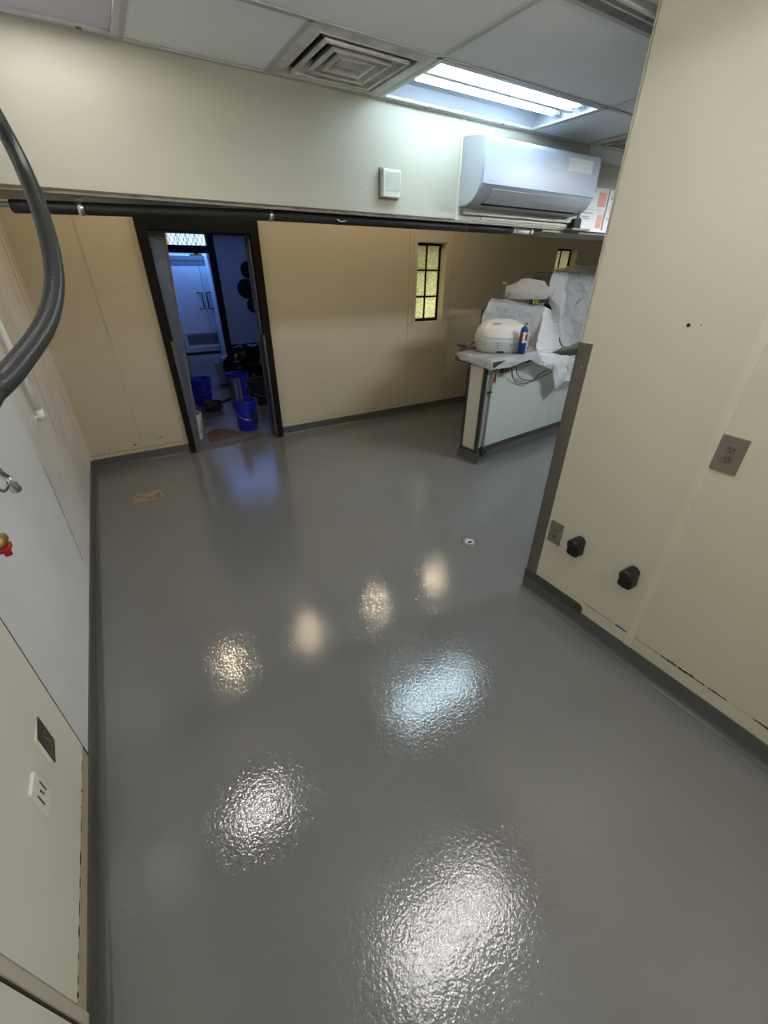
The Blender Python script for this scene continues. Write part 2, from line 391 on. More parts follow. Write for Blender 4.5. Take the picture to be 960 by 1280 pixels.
# ------------------------------------------------------------------ back wall with door and windows
wb = link('wall_back', grid_holes(bmesh.new(), [XL-.1, DOOR[0], DOOR[1], WIN1[0], WIN1[1], WIN2[0], WIN2[1], XR+.1], [0, 1.15, 2.02, 2.06, 2.95],
          [DOOR, WIN1, WIN2], YB+.008, YB+.16), M['joint'], kind='structure')
def wall_panel(x0, x1, z0, z1, hole=None, m='cream', parent=wb, y=YB):
    xs = [x0, x1]; zs = [z0, z1]; H = []
    if hole:
        xs = sorted({x0, x1, min(max(hole[0], x0), x1), min(max(hole[1], x0), x1)}); zs = sorted({z0, z1, max(z0, hole[2]), min(z1, hole[3])}); H = [hole]
    return link('panel', grid_holes(bmesh.new(), xs, zs, H, y, y+.01), M[m], parent)
g = .0018
for x0, x1, hole in [(XL, -.035, None), (-.035, 1.445, DOOR), (1.445, 3.22, None), (3.22, 3.88, WIN1), (3.88, 5.1, None), (5.1, 6.4, WIN2), (6.4, XR, None)]:
    wall_panel(x0+g, x1-g, .142, 2.95, hole)
    if hole is DOOR:
        link('panel', box(x0+g, .45, YB-.002, YB+.008, .09, .138), M['cream'], wb)
    else: link('panel', box(x0+g, x1-g, YB-.002, YB+.008, .09, .138), M['cream'], wb)
bm = bmesh.new()
for xa, xb in ((XL, .39), (2.6, 4.6)):
    x = xa+.01
    while x < xb:
        L_ = random.uniform(.02, .09); wd = random.uniform(.0006, .0022); n_ = 6; up = []; lo = []
        for k in range(n_+1):
            f = k/n_; q = math.sin(f*PI); up.append((x+L_*f, .140+wd*q*random.uniform(.5, 1.5))); lo.append((x+L_*f, .140-wd*q*random.uniform(.5, 1.5)))
        if x+L_ < xb: prism(bm, up+lo[1:-1][::-1], 'y', YB-.0032, YB)
        x += L_+random.uniform(-.005, .05)
for cx, cz, r_ in ((-.33, .175, .010), (-.10, .185, .016), (.13, .215, .010), (.155, .22, .012), (.24, .30, .006), (.36, .17, .008), (1.75, .6, .006), (3.9, .2, .012), (4.1, .17, .02), (3.4, .18, .01)):
    q = [(cx+r_*math.cos(a)*random.uniform(.5, 1.2), cz+r_*.8*math.sin(a)*random.uniform(.5, 1.2)) for a in [k*PI/4 for k in range(8)]]
    prism(bm, q, 'y', YB-.001, YB)
link('chips', bm, M['rust'], wb, kind='stuff')
# window trim, reveals, sashes
def window(n, W):
    x0, x1, z0, z1 = W
    wn = thing('window_%d' % n, None, None, (x0, YB, z0), kind='structure'); w_, h_ = x1-x0, z1-z0
    bm = bmesh.new()                                     # reveal lining
    for a in ((-.001, .006, .0, .16, 0, h_), (w_-.006, w_+.001, 0, .16, 0, h_), (0, w_, 0, .16, -.001, .006), (0, w_, 0, .16, h_-.006, h_+.001)): bx(bm, *a)
    link('reveal', bm, M['cream'], wn)
    bm = ringbox(bmesh.new(), 0, 1, 0, 1, .1, 0, 1); bm.free()
    bm = bmesh.new()
    for a in ((-.055, 0, -.007, -.001, -.055, h_+.055), (w_, w_+.055, -.007, -.001, -.055, h_+.055), (0, w_, -.007, -.001, -.055, 0), (0, w_, -.007, -.001, h_, h_+.055)): bx(bm, *a)
    link('casing', bm, M['cream'], wn)
    yf = .105; fw = .026
    bm = bmesh.new()
    for a in ((.006, .006+fw, yf, yf+.03, .006, h_-.006), (w_-.006-fw, w_-.006, yf, yf+.03, .006, h_-.006), (.03, w_-.03, yf, yf+.03, .006, .006+fw*1.3), (.03, w_-.03, yf, yf+.03, h_-.006-fw, h_-.006)): bx(bm, *a)
    link('window_frame', bm, M['black'], wn)
    link('mullion', box(w_/2-.011, w_/2+.011, yf+.004, yf+.026, .03, h_-.03), M['black'], wn)
    for k in (1, 2): link('muntin', box(.03, w_-.03, yf+.002, yf+.028, h_*k/3-.009, h_*k/3+.009), M['black'], wn)
    cx = [.03, w_/2-.009, w_/2+.009, w_-.03]
    for c in (0, 1):
        for r in range(3):
            link('pane', box(cx[c*2], cx[c*2+1], yf+.012, yf+.018, .03 if r == 0 else h_*r/3+.007, h_*(r+1)/3-.007 if r < 2 else h_-.03), M['frost'], wn)
window(1, WIN1); window(2, WIN2)
# door 1: black frame, jambs with steel guards, crooked sliding leaf
d1 = thing('door_1', None, None, (0, YB, 0), kind='structure')
link('door_frame', bx(bx(bx(bmesh.new(), .395, .478, -.045, .02, 0, 2.13), 1.362, 1.44, -.045, .02, 0, 2.13), .478, 1.362, -.045, .02, 2.022, 2.13), M['door_black'], d1, bevel=.003)
link('jamb', box(.452, .478, .02, .16, 0, 2.03), M['door_black'], d1)
link('jamb', box(1.352, 1.379, .02, .16, 0, 2.03), M['fridge_grey'], d1)
link('guard', box(.452, .480, -.053, .05, .0, 1.135), M['steel_dark'], d1)
link('guard', box(1.345, 1.366, -.052, .06, .0, 1.135), M['steel_dark'], d1)
link('head_jamb', box(.452, 1.379, .02, .16, 2.022, 2.058), M['door_black'], d1)
link('threshold', prism(bmesh.new(), [(-.03, 0), (-.01, .008), (.14, .008), (.16, 0)], 'x', .48, 1.345), M['brown_edge'], d1)
def slab(name, pts, y0, y1, m, par): return link(name, prism(bmesh.new(), pts, 'y', y0, y1), m, par)
lf = slab('door_leaf', [(.480, .012), (.506, .012), (.612, 2.018), (.480, 2.018)], .03, .07, M['door_leaf'], d1)
slab('edge_strip', [(.500, .012), (.516, .012), (.628, 2.018), (.612, 2.018)], .026, .074, M['brown_edge'], lf)
bm = box(.555, .60, .022, .03, 1.96, 2.012); link('hinge', bm, M['rust'], lf)

# ------------------------------------------------------------------ left wall
wl = link('wall_left', box(XL-.16, XL-.008, YN-.1, YB+.16, 0, 2.95), M['substrate'], kind='structure')
def lpanel(y0, y1, z0, z1, m, t=0., nm='panel'): return link(nm, box(XL-.01, XL+t, y0+.003, y1-.003, z0, z1), M[m], wl)
lpanel(1.365, 2.70, .09, 2.6, 'white_panel'); lpanel(2.70, YB, .09, 2.6, 'corner_panel')
lpanel(.608, 1.365, .168, 2.6, 'near_panel', .004); lpanel(-.62, .572, .168, 2.6, 'near_panel', .004); lpanel(YN, -.62, .168, 2.6, 'near_panel', .004)
lpanel(.575, 1.365, .09, .165, 'tan_strip', .002); lpanel(YN, .572, .09, .165, 'tan_strip', .002)
lpanel(.574, .606, .09, 2.6, 'batten', .008, 'batten')
for y0 in (1.3625, .5725): link('joint', box(XL, XL+.0046, y0, y0+.005, .1, 2.5), M['substrate'], wl)
link('corner_trim', box(XL, XL+.02, YB-.02, YB, .1, 2.5), M['batten'], wl)
link('corner_trim', box(XL, XL+.004, YB-.19, YB-.18, .25, 2.5), M['cream'], wl)
bm = prism(bmesh.new(), [(2.74, .80), (2.746, .80), (2.668, .2), (2.662, .2)], 'x', XL, XL+.0012); link('scratch', bm, M['scratch'], wl)
bm = prism(bmesh.new(), [(3.62, 1.30), (3.625, 1.30), (3.53, .72), (3.524, .72)], 'x', XL, XL+.0012); link('scratch', bm, M['scratch'], wl)
bm = bmesh.new(); y = .62
while y < 1.32:                                        # dark damage along the tan strip
    L_ = random.uniform(.008, .05); wd = random.uniform(.001, .005)
    n_ = 6; up = []; dn_ = []
    for k in range(n_+1):
        f = k/n_; s = math.sin(f*PI); up.append((y+L_*f, .168+wd*s*random.uniform(.6, 1.2))); dn_.append((y+L_*f, .168-wd*s*random.uniform(.6, 1.2)))
    prism(bm, up+dn_[1:-1][::-1], 'x', XL+.004, XL+.0052); y += L_+random.uniform(.01, .07)
link('chips', bm, M['chip'], wl, kind='stuff')

# fittings on the left wall
pv = thing('pvc_conduit', 'thin white plastic pipe running down the left wall behind the grey hose', 'pipe', (XL+.03, 3.02, 0))
link('pipe', tb([(0, -.12, 2.56), (0, .0, 1.35), (0, .05, 1.0)], .016, 14), M['pvc'], pv, smooth=True)
link('coupling', tb([(0, .046, 1.03), (0, .056, .965)], .021, 14), M['white_plate'], pv, smooth=True)
link('clip', bx(bx(bmesh.new(), -.03, -.008, .03, .075, .985, 1.0), -.03, -.025, .02, .085, .96, 1.01), M['pvc'], pv)

def outlet(loc, nrm, w_, h_, label, plate, rec, name='outlet', tilt=0, kind='duplex', t=.006):
    """cover plate in the YZ plane facing nrm (+1 / -1 in x)"""
    r = thing(name, label, 'outlet' if kind == 'duplex' else 'wall plate', loc)
    r.rotation_euler = (0, 0, 0 if nrm > 0 else PI)
    pl = link('cover_plate', box(0, t, -w_/2, w_/2, -h_/2, h_/2), plate, r, bevel=.0018)
    if kind == 'duplex':
        for s in (1, -1):
            bm = bmesh.new(); q = []
            for k in range(28):
                a = 2*PI*k/28; q.append((.0172*math.cos(a), max(-.0138, min(.0138, .0172*math.sin(a)))+s*.0195))
            prism(bm, q, 'x', t, t+.003)
            f = link('receptacle', bm, rec, r)
            bm = bmesh.new(); bx(bm, t+.003, t+.0034, -.0075, -.0052, s*.0195+.001, s*.0195+.009); bx(bm, t+.003, t+.0034, .0052, .0075, s*.0195+.001, s*.0195+.008)
            lathe(bm, [(.0026, 0), (.0026, .0004)], 10, (t+.003, 0, s*.0195-.007), Matrix.Rotation(PI/2, 3, 'Y'))
            link('slots', bm, M['chip'], f)
        link('screw', lathe(bmesh.new(), [(.003, 0), (.003, .0012)], 12, (t, 0, 0), Matrix.Rotation(PI/2, 3, 'Y')), M['steel'], r)
    else:
        for s in (-1, 1):
            link('slot', box(t, t+.0012, s*.022-.0025, s*.022+.0025, -.022, .022), M['plate_dark'], r)
        link('button', box(t, t+.002, -.003, .003, .004, .012), M['chip'], r)
        link('button', lathe(bmesh.new(), [(.005, 0), (.004, .002)], 12, (t, .003, -.008), Matrix.Rotation(PI/2, 3, 'Y')), M['slot'], r)
    return r
o = outlet((XL+.004, 1.170, .486), 1, .086, .128, 'dark duplex outlet plate tilted off the left wall above the ivory plate', M['plate_dark'], M['receptacle'], t=.004)
o.rotation_euler = (0, 0, math.radians(5)); o.location.x += .005
link('backing_box', box(-.009, .0, -.041, .041, -.06, .06), M['white_plate'], o)
outlet((XL+.004, .992, .487), 1, .07, .112, 'ivory data plate with slots on the left wall below the dark outlet', M['white_plate'], M['white_plate'], name='data_plate', kind='data', t=.009)
# wall stub fittings at the left edge of the frame
t = thing('chrome_faucet', 'chrome faucet arm jutting from the left wall above the red valve', 'faucet', (XL, 1.726, 1.15))
link('flange', lathe(bmesh.new(), [(.03, 0), (.028, .008), (.012, .012)], 24, (0, -.06, .02), Matrix.Rotation(PI/2, 3, 'Y')), M['chrome'], t, smooth=True)
link('spout', tb(catmull([(0, -.06, .02), (.05, -.06, .03), (.075, -.03, .02), (.08, .02, -.02)], 6), .011, 14), M['chrome'], t, smooth=True)
link('loop', tb(catmull([(.075, -.12, .0), (.078, -.06, -.035), (.08, .01, -.03), (.08, -.02, .03), (.075, -.09, .10)], 8), .006, 10), M['chrome'], t, smooth=True)
link('nozzle', tb([(.08, .01, -.015), (.08, .035, -.055), (.08, .037, -.058), (.08, .052, -.080)], [.010, .010, .016, .017], 18), M['chrome'], t, smooth=True)
link('outlet_hole', tb([(.08, .0515, -.0795), (.08, .0528, -.0812)], .013, 16), M['chip'], t)
t = thing('gas_valve', 'small brass valve with a red handle on the left wall', 'valve', (XL, 1.525, 1.01))
link('stem', tb([(0, 0, .0), (.06, 0, 0)], .012, 14), M['brass'], t, smooth=True)
link('valve_body', tb([(.05, -.05, .012), (.05, -.01, .004), (.05, .012, .0), (.05, .03, .004)], [.013, .018, .016, .010], 16), M['brass'], t, smooth=True)
link('red_handle', bx(bx(bmesh.new(), .035, .065, -.03, .02, -.034, -.016), .04, .06, -.012, .004, -.055, -.03), M['red'], t, bevel=.005)

# ------------------------------------------------------------------ partition on the right
T2 = PX+.13
wr = link('wall_right', box(PX+.008, T2, YN-.1, PY-.002, 0, 2.95), M['substrate'], kind='structure')
def rpanel(y0, y1, z0, z1, m='cream_right', t=0., nm='panel', dx=0): return link(nm, box(PX-t, PX+.01, y0, y1, z0, z1), M[m], wr)
rpanel(.598, PY, .172, 2.95); rpanel(-.62, .594, .172, 2.95); rpanel(YN, -.624, .172, 2.95)
rpanel(.598, PY, .09, .170); rpanel(YN, .594, .09, .170)
rpanel(.578, .612, .095, 2.95, 'batten', .003, 'batten')
link('end_panel', box(PX, T2, PY-.003, PY+.006, .09, 2.95), M['cream_right'], wr)
bm = bmesh.new(); bx(bm, PX-.003, PX+.001, PY-.062, PY+.009, .10, 1.462); bx(bm, PX-.003, PX+.06, PY+.006, PY+.009, .10, 1.462)
cg = link('corner_guard', bm, M['guard'], wr)
for z in (1.36, .22): link('rivet', lathe(bmesh.new(), [(.005, 0), (.003, .002)], 10, (PX-.005, PY-.035, z), Matrix.Rotation(PI/2, 3, 'Y')), M['chrome'], cg)
bm = bmesh.new()                                        # broken black joint above the cove
y = -.35
while y < .80:
    if .575 < y < .612: y = .615
    L_ = random.uniform(.03, .09); wd = random.uniform(.0008, .002) if random.random() < .6 else random.uniform(.003, .006)
    if y+L_ > .575 and y < .6: L_ = .575-y
    n_ = 10; up = []; dn_ = []
    for k in range(n_+1):
        f = k/n_; s = min(1, 3*math.sin(f*PI)); up.append((y+L_*f, .171+wd*s*random.uniform(.3, 1.4))); dn_.append((y+L_*f, .171-wd*s*random.uniform(.3, 1.1)))
    if L_ > .004 and not (.06 < y < .13): prism(bm, up+dn_[1:-1][::-1], 'x', PX-.0012, PX+.0005)
    y += max(L_, .004)+random.uniform(-.002, .012)
link('chips', bm, M['chip'], wr, kind='stuff')
lathe_hole = lathe(bmesh.new(), [(.007, 0), (.007, .0012)], 16, (PX-.0012, .831, 1.575), Matrix.Rotation(PI/2, 3, 'Y')); link('screw_hole', lathe_hole, M['chip'], wr)
link('screw_hole', lathe(bmesh.new(), [(.003, 0), (.003, .0012)], 12, (PX-.0012, .79, 1.58), Matrix.Rotation(PI/2, 3, 'Y')), M['scratch'], wr)
outlet((PX, .540, 1.165), -1, .088, .136, 'large taupe duplex outlet plate high on the right partition', M['grey_plate'], M['receptacle'])
outlet((PX, 1.135, .480), -1, .082, .134, 'small taupe duplex outlet plate low on the partition beside the steel corner guard', M['grey_plate'], M['receptacle'])
def socket(loc, label):
    r = thing('power_socket', label, 'socket', loc, PI)
    # rounded angled housing: a round cap on top of a wider block
    prof = []
    for k in range(13):
        a = PI*k/12; prof.append((.026*math.cos(a), .022+.026*math.sin(a)))
    body = prof+[(-.029, -.012), (-.031, -.035), (-.022, -.044), (0, -.047), (.022, -.044), (.031, -.035), (.029, -.012)]
    r.scale = (1.12, 1.12, 1.12)
    link('housing', prism(bmesh.new(), body, 'x', 0, .048), M['black_plastic'], r, bevel=.004)
    link('cap', lathe(bmesh.new(), [(.027, .0), (.027, .062), (.023, .068), (0, .069)], 24, (0, 0, .022), Matrix.Rotation(PI/2, 3, 'Y')), M['black_plastic'], r, smooth=True)
    link('slots', bx(bx(bmesh.new(), .0482, .049, -.011, -.008, -.03, -.014), .0482, .049, .008, .011, -.03, -.014), M['chip'], r)
    return r
socket((PX, .985, .487), 'black round-topped power socket on the partition next to the small taupe outlet')
socket((PX, .692, .485), 'black round-topped power socket on the partition nearest the pale vertical batten')

# ------------------------------------------------------------------ outer shell
link('wall_rear', box(XL-.1, XR+.1, YN-.16, YN, 0, 2.95), M['cream_right'], kind='structure')
link('wall_far_right', box(XR, XR+.15, YN-.1, YB+.16, 0, 2.95), M['cream'], kind='structure')

# ------------------------------------------------------------------ header (dropped wall) with alcove
TH = .16
hd = link('wall_header', box(XL, HX, HY+.008, HY+TH, 2.05, 2.95), M['substrate'], kind='structure')
link('panel', box(XL, 2.193, HY, HY+.012, 2.036, ZC), M['header'], hd)
link('panel', box(2.212, HX, HY, HY+.012, 2.036, ZC), M['header'], hd)
link('batten', box(2.190, 2.216, HY-.004, HY+.004, 2.036, ZC), M['batten'], hd)
link('soffit_angle', box(XL, HX, HY+.004, HY+.06, 2.024, 2.05), M['angle'], hd)
link('soffit_board', box(XL, HX, HY+.05, HY+.45, 2.030, 2.05), M['angle'], hd)
bm = bmesh.new(); prev = None; x = XL; bot = []; 
while x < 2.2: bot.append((x, 2.036-random.uniform(.0, .005))); x += random.uniform(.01, .04)
prism(bm, [(XL, 2.042)]+bot+[(2.19, 2.042)], 'y', HY-.002, HY+.004); link('rust_line', bm, M['rust'], hd)
link('cable_strip', box(2.42, 3.36, HY-.006, HY, 2.050, 2.066), M['batten'], hd)
# alcove
al = link('wall_alcove', box(HX, XR, HY+.31, HY+.36, 2.0, 2.95), M['alcove'], kind='structure')
link('end_face', box(HX-.01, HX, HY+.01, HY+.31, 2.036, 2.95), M['alcove'], al)
lg = link('trim_1', box(HX-.35, XR, HY+.02, HY+.34, 2.006, 2.026), M['angle'], kind='structure')
link('ledge_board', box(HX, XR, HY-.004, HY+.32, 2.026, 2.040), M['white_enamel'], lg)

# ------------------------------------------------------------------ ceiling
XG = [.34+.61*k for k in range(-2, 13)]; YG = [HY, 2.09, 1.48, .87, .26, -.35, -.96, -1.57]
ce = link('ceiling', box(XL-.1, XR+.1, YN-.1, YB+.2, 2.95, 3.05), M['plenum'], kind='structure')
tile_me = {}
def ctile(x0, x1, y0, y1, zz=ZC+.003):
    key = (round(x1-x0, 3), round(y1-y0, 3))
    if key not in tile_me:
        o = link('ceiling_tile', box(.004, key[0]-.004, .004, key[1]-.004, 0, .014), M['tile'], ce); tile_me[key] = o.data
    else:
        o = bpy.data.objects.new('ceiling_tile', tile_me[key]); COL.objects.link(o); o.parent = ce
    o.location = (x0, y0, zz)
skip_near = [(.95, 2.17, .26, .87)]
for r in range(1, len(YG)-1):
    y1, y0 = YG[r], YG[r+1]
    x = .34-1.22 if r % 2 else .34-1.22
    while x < XR:
        x0, x1 = max(x, XL), min(x+1.22, XR)
        if r == 2 and abs(x-2.78) < .01: ctile(2.78, 3.39, y0, y1)
        elif r == 2 and abs(x-4.0) < .01: ctile(4.61, 5.22, y0, y1)
        elif r == 2 and abs(x-1.56) < .01: ctile(2.17, 2.78, y0, y1)      # sooty diffuser bay 1.56-2.17
        elif x1-x0 > .05: ctile(x0, x1, y0, y1)
        x += 1.22
ctile(XL, XR, YN, YG[-1])
# row next to the header: left troffer | tile | diffuser | troffer | tile | diffuser | ...
for x0, x1 in [(.34, .95), (2.78, 3.39), (4.0, 5.22), (5.22, 6.44), (6.44, XR)]: ctile(x0, x1, 2.09, HY if x1 < HX else HY)
ctile(XL, -.27, 2.09, HY)
ctile(HX, XR, HY+.0, HY+.31)
for x in (XL, 1.5, 3.5, 5.5): ctile(x, min(x+2.0 if x > XL else 1.5, XR), HY+.17 if x < 3 else HY+.37, YB)
for y in YG[1:]: link('grid_bar', box(XL, XR, y-.012, y+.012, ZC-.003, ZC+.002), M['tbar'], ce)
link('grid_bar', box(XL, HX, HY-.022, HY+.001, ZC-.006, ZC+.002), M['tbar'], ce)
for k, x in enumerate(XG):
    if x < XL or x > XR or abs(x-2.17) < .02: continue
    link('grid_bar', box(x-.012, x+.012, 2.09, HY, ZC-.003, ZC+.002), M['tbar'], ce)
for r in range(1, len(YG)-1):
    for x in [.34-1.22+1.22*k for k in range(8)]:
        if XL < x < XR: link('grid_bar', box(x-.012, x+.012, YG[r+1], YG[r], ZC-.003, ZC+.002), M['tbar'], ce)

def diffuser(x0, y0, label, s=.61, sy=None, fm='diffuser'):
    sy = sy or s
    r = thing('ceiling_diffuser', label, 'air vent', (x0+s/2, y0+sy/2, ZC))
    h = s/2-.012; hy = sy/2-.012
    bm = bmesh.new(); ringbox(bm, -h, h, -hy, hy, .045, -.004, .004)
    link('vent_frame', bm, M[fm], r)
    bm = bmesh.new(); ringbox(bm, -h+.03, h-.03, -hy+.03, hy-.03, .01, .004, .16); bx(bm, -h+.03, h-.03, -hy+.03, hy-.03, .15, .16)
    link('throat', bm, M['diffuser_dark'], r)
    def ring(a, b, za, zb, t=.006):
        """sloping square louvre ring, outer half-size a at za, inner b at zb"""
        bm = bmesh.new(); c = []
        for q, z in ((a, za), (b, zb), (b+.002, zb+t), (a+.004, za+t)):
            qx, qy = q, q*hy/h
            c.append([bm.verts.new((sx*qx, sy_*qy, z)) for sx, sy_ in ((-1, -1), (1, -1), (1, 1), (-1, 1))])
        for i in range(4):
            A, B = c[i], c[(i+1) % 4]
            for k in range(4): bm.faces.new((A[k], A[(k+1) % 4], B[(k+1) % 4], B[k]))
        ringbox(bm, -a-.002, a+.002, -(a+.002)*hy/h, (a+.002)*hy/h, .013, za-.003, za+.003)
        link('louvre', bm, M['diffuser'], r)
    ring(.205, .165, -.010, .036); ring(.145, .105, -.010, .036); ring(.093, .060, -.008, .030)
    link('centre_plate', box(-.052, .052, -.052*hy/h, .052*hy/h, .004, .012), M['diffuser'], r)
    link('rim', ringbox(bmesh.new(), -h+.045, h-.045, -hy+.045, hy-.045, .008, -.006, .02), M['diffuser'], r)
    return r
diffuser(.95, 2.09, 'square white ceiling vent with sooty louvres next to the lit light', .61, HY-2.09)
diffuser(3.39, 2.09, 'square white ceiling vent above the stacked cartons, partly behind the partition', .61, HY-2.09)
diffuser(1.56, .87, 'soot-blackened ceiling vent at the top edge beside the partition', fm='diffuser_dark')

def troffer(x0, y0, L_, W_, label, tm, lit, ty=(.12, .29), group=None):
    r = thing('ceiling_light', label, 'ceiling light', (x0, y0, ZC))
    link('light_frame', ringbox(bmesh.new(), .008, L_-.008, .008, W_-.008, .026, -.005, .008), M['lens_frame'], r, bevel=.002)
    bm = bmesh.new()
    pr = [(.03, .0), (.05, .06), (.12, .10), (W_-.12, .10), (W_-.05, .06), (W_-.03, .0)]
    ot = [(W_-.02, .0), (W_-.04, .07), (W_-.115, .112), (.115, .112), (.04, .07), (.02, .0)]
    prism(bm, pr+ot, 'x', .03, L_-.03); 
    bx(bm, .02, .032, .03, W_-.03, 0, .11); bx(bm, L_-.032, L_-.02, .03, W_-.03, 0, .11)
    link('housing', bm, M['pan'], r)
    link('spine', box(.04, L_-.04, sum(ty)/2-.016, sum(ty)/2+.016, .02, .1), M['lens_frame'], r)
    for yy in ty:
        q = [(yy+.072*math.sin(a), .078-.045*(1-math.cos(a))) for a in [math.radians(-75+k*15) for k in range(11)]]
        q2 = [(a, b+.004) for a, b in q][::-1]
        link('reflector', prism(bmesh.new(), q+q2, 'x', .04, L_-.04), M['white_enamel'], r, smooth=False)
    for k, yy in enumerate(ty):
        for xx in (.045, L_-.085): link('lamp_holder', box(xx, xx+.04, yy-.018, yy+.018, .02, .10), M['white_enamel'], r, bevel=.004)
        bm = lathe(bmesh.new(), [(.012, 0), (.019, .006), (.019, L_-.20+.01), (.012, L_-.20+.016)], 16, (.09, yy, .036), Matrix.Rotation(PI/2, 3, 'Y'))
        link('lamp_tube', bm, tm if lit[k] else M['tube_dead'], r, smooth=True)
    for xx in (.25*L_, .75*L_): link('latch', box(xx, xx+.02, W_-.034, W_-.026, -.010, -.004), M['steel_dark'], r)
    return r
troffer(1.56, 2.09, 1.22, HY-2.09-.02, 'open fluorescent ceiling light with two bright cool tubes above the air conditioner', M['tube_cool'], (1, 1), (.14, .315))
troffer(-.27, 2.09, .61, HY-2.09-.02, 'pale square ceiling light at the top left corner, its far half unlit', M['tube_left'], (1, 0), (.10, .30))
link('lens', box(-.235, .305, 2.345, HY-.03, ZC+.006, ZC+.012), M['lens'], ce)
def strip(x0, y, z, L_, label, tm, n=2, gap=.22):
    """unseen bare-tube battens, hung low on two rods to brighten the tiles"""
    r = thing('unseen_hanging_light', label, 'ceiling light', (x0, y, z))
    link('tray', prism(bmesh.new(), [(-.05, .035), (.05, .035), (.03, .06), (-.03, .06)], 'x', 0, L_), M['white_enamel'], r)
    for xx in (.15, L_-.15): link('rod', tb([(xx, 0, .06), (xx, 0, ZC-z)], .004, 8), M['steel'], r)
    for yy in (-gap/2, gap/2):
        for xx in (.0, L_-.03): link('lamp_holder', box(xx, xx+.03, min(yy, 0)-.012, max(yy, 0)+.012, -.012, .04), M['white_enamel'], r)
        link('lamp_tube', lathe(bmesh.new(), [(.010, 0), (.019, .006), (.019, L_-.06-.006), (.010, L_-.06)], 16, (.03, yy, 0), Matrix.Rotation(PI/2, 3, 'Y')), tm, r, smooth=True)
    return r
strip(.50, .62, 2.40, 1.0, 'unseen two-tube light above the near end of the room, hung low to brighten the ceiling', M['tube_near'])  # lamp known by its floor reflection; hung low to brighten the ceiling

troffer(3.39, .87, 1.22, .59, 'unseen fluorescent ceiling light added to brighten the area behind the right partition', M['tube_fill'], (1, 1), (.2, .42))  # added out of view to brighten the counter and the alcove
strip(.2, -1.0, 2.32, 1.2, 'unseen hanging two-tube light added behind the viewer to fill the room', M['tube_near'])  # added behind the camera as ambient fill
# warm lamps over the passage behind the header
for x in (.21, 1.23, 2.30, 3.37):
    r = thing('warm_downlight', {.21: 'warm round downlight above the passage left of the black door frame', 1.23: 'warm round downlight above the passage before the black doorway', 2.30: 'warm round downlight above the passage midway between doorway and first small window', 3.37: 'warm round downlight above the passage before the first small window'}[x], 'ceiling light', (x, 3.95, ZC), group='warm downlights behind the header')
    link('trim_ring', lathe(bmesh.new(), [(.05, 0), (.085, 0), (.085, -.006), (.05, -.004), (.05, 0)], 24), M['white_enamel'], r)
    link('bulb', lathe(bmesh.new(), [(0, -.026), (.017, -.02), (.026, -.008), (.026, .0)], 20), M['bulb_warm'], r, smooth=True)

# ------------------------------------------------------------------ insulated pipe under the header
PYY, PZ = HY+.062, 2.0
def pz(x): return 1.972+.027*min(1, max(0, (x+.24)/1.18))+.004*max(0, (x-.94)/1.86)
pp = thing('insulated_pipe', 'long pipe in black foam insulation strapped under the header', 'pipe', (0, PYY, 0))
for a, b in ((-.235, .015), (.035, .915), (.935, 2.33), (2.345, 2.80)):
    za, zb = pz(a), pz(b)
    link('insulation', tb([(a, 0, za), (a+.008, 0, za), (b-.008, 0, zb), (b, 0, zb)], [.020, .0255, .0255, .020], 18), M['black_foam'], pp, smooth=True)
link('bare_pipe', tb([(XL, 0, pz(XL)), (.94, 0, pz(.94)), (3.05, 0, pz(2.8))], .011, 14), M['galv'], pp, smooth=True)
for x in (.025, .925):
    zc = pz(x); link('pipe_clamp', tube(bmesh.new(), [(x-.012, 0, zc), (x+.012, 0, zc)], .0285, 18), M['chrome'], pp, smooth=True)
    link('clamp_strap', box(x-.014, x+.014, -.006, .006, zc+.024, 2.030), M['steel_dark'], pp)
link('pipe_clamp', tb([(2.332, 0, pz(2.33)), (2.343, 0, pz(2.33))], .0275, 18), M['steel_dark'], pp, smooth=True)
for x in (2.83, 3.02): link('clamp_strap', bx(bx(bmesh.new(), x-.008, x+.008, -.016, .016, pz(3)-.014, pz(3)+.018), x-.004, x+.004, -.004, .004, PZ, 2.030), M['pvc'], pp)
link('coupling', tb([(2.86, 0, pz(2.9)), (2.99, 0, pz(2.9))], .017, 14), M['pvc'], pp, smooth=True)
link('scuff', tb([(1.32, -.0255, PZ-.0), (1.345, -.0255, PZ-.010), (1.38, -.0255, PZ-.006)], .003, 6), M['white_plate'], pp)

# ------------------------------------------------------------------ sounder on the header
sp = thing('wall_sounder', 'small ivory ribbed sounder box on the header left of the air conditioner', 'sounder', (1.655, HY, 2.185))
link('housing', box(-.062, .062, -.045, 0, -.068, .068), M['speaker'], sp, bevel=.008)
for k in range(10): link('rib', box(-.042, .055, -.0475, -.044, -.035+k*.0092, -.0305+k*.0092), M['speaker'], sp)
link('backplate', box(-.068, .068, -.01, 0, -.074, .074), M['slot'], sp)

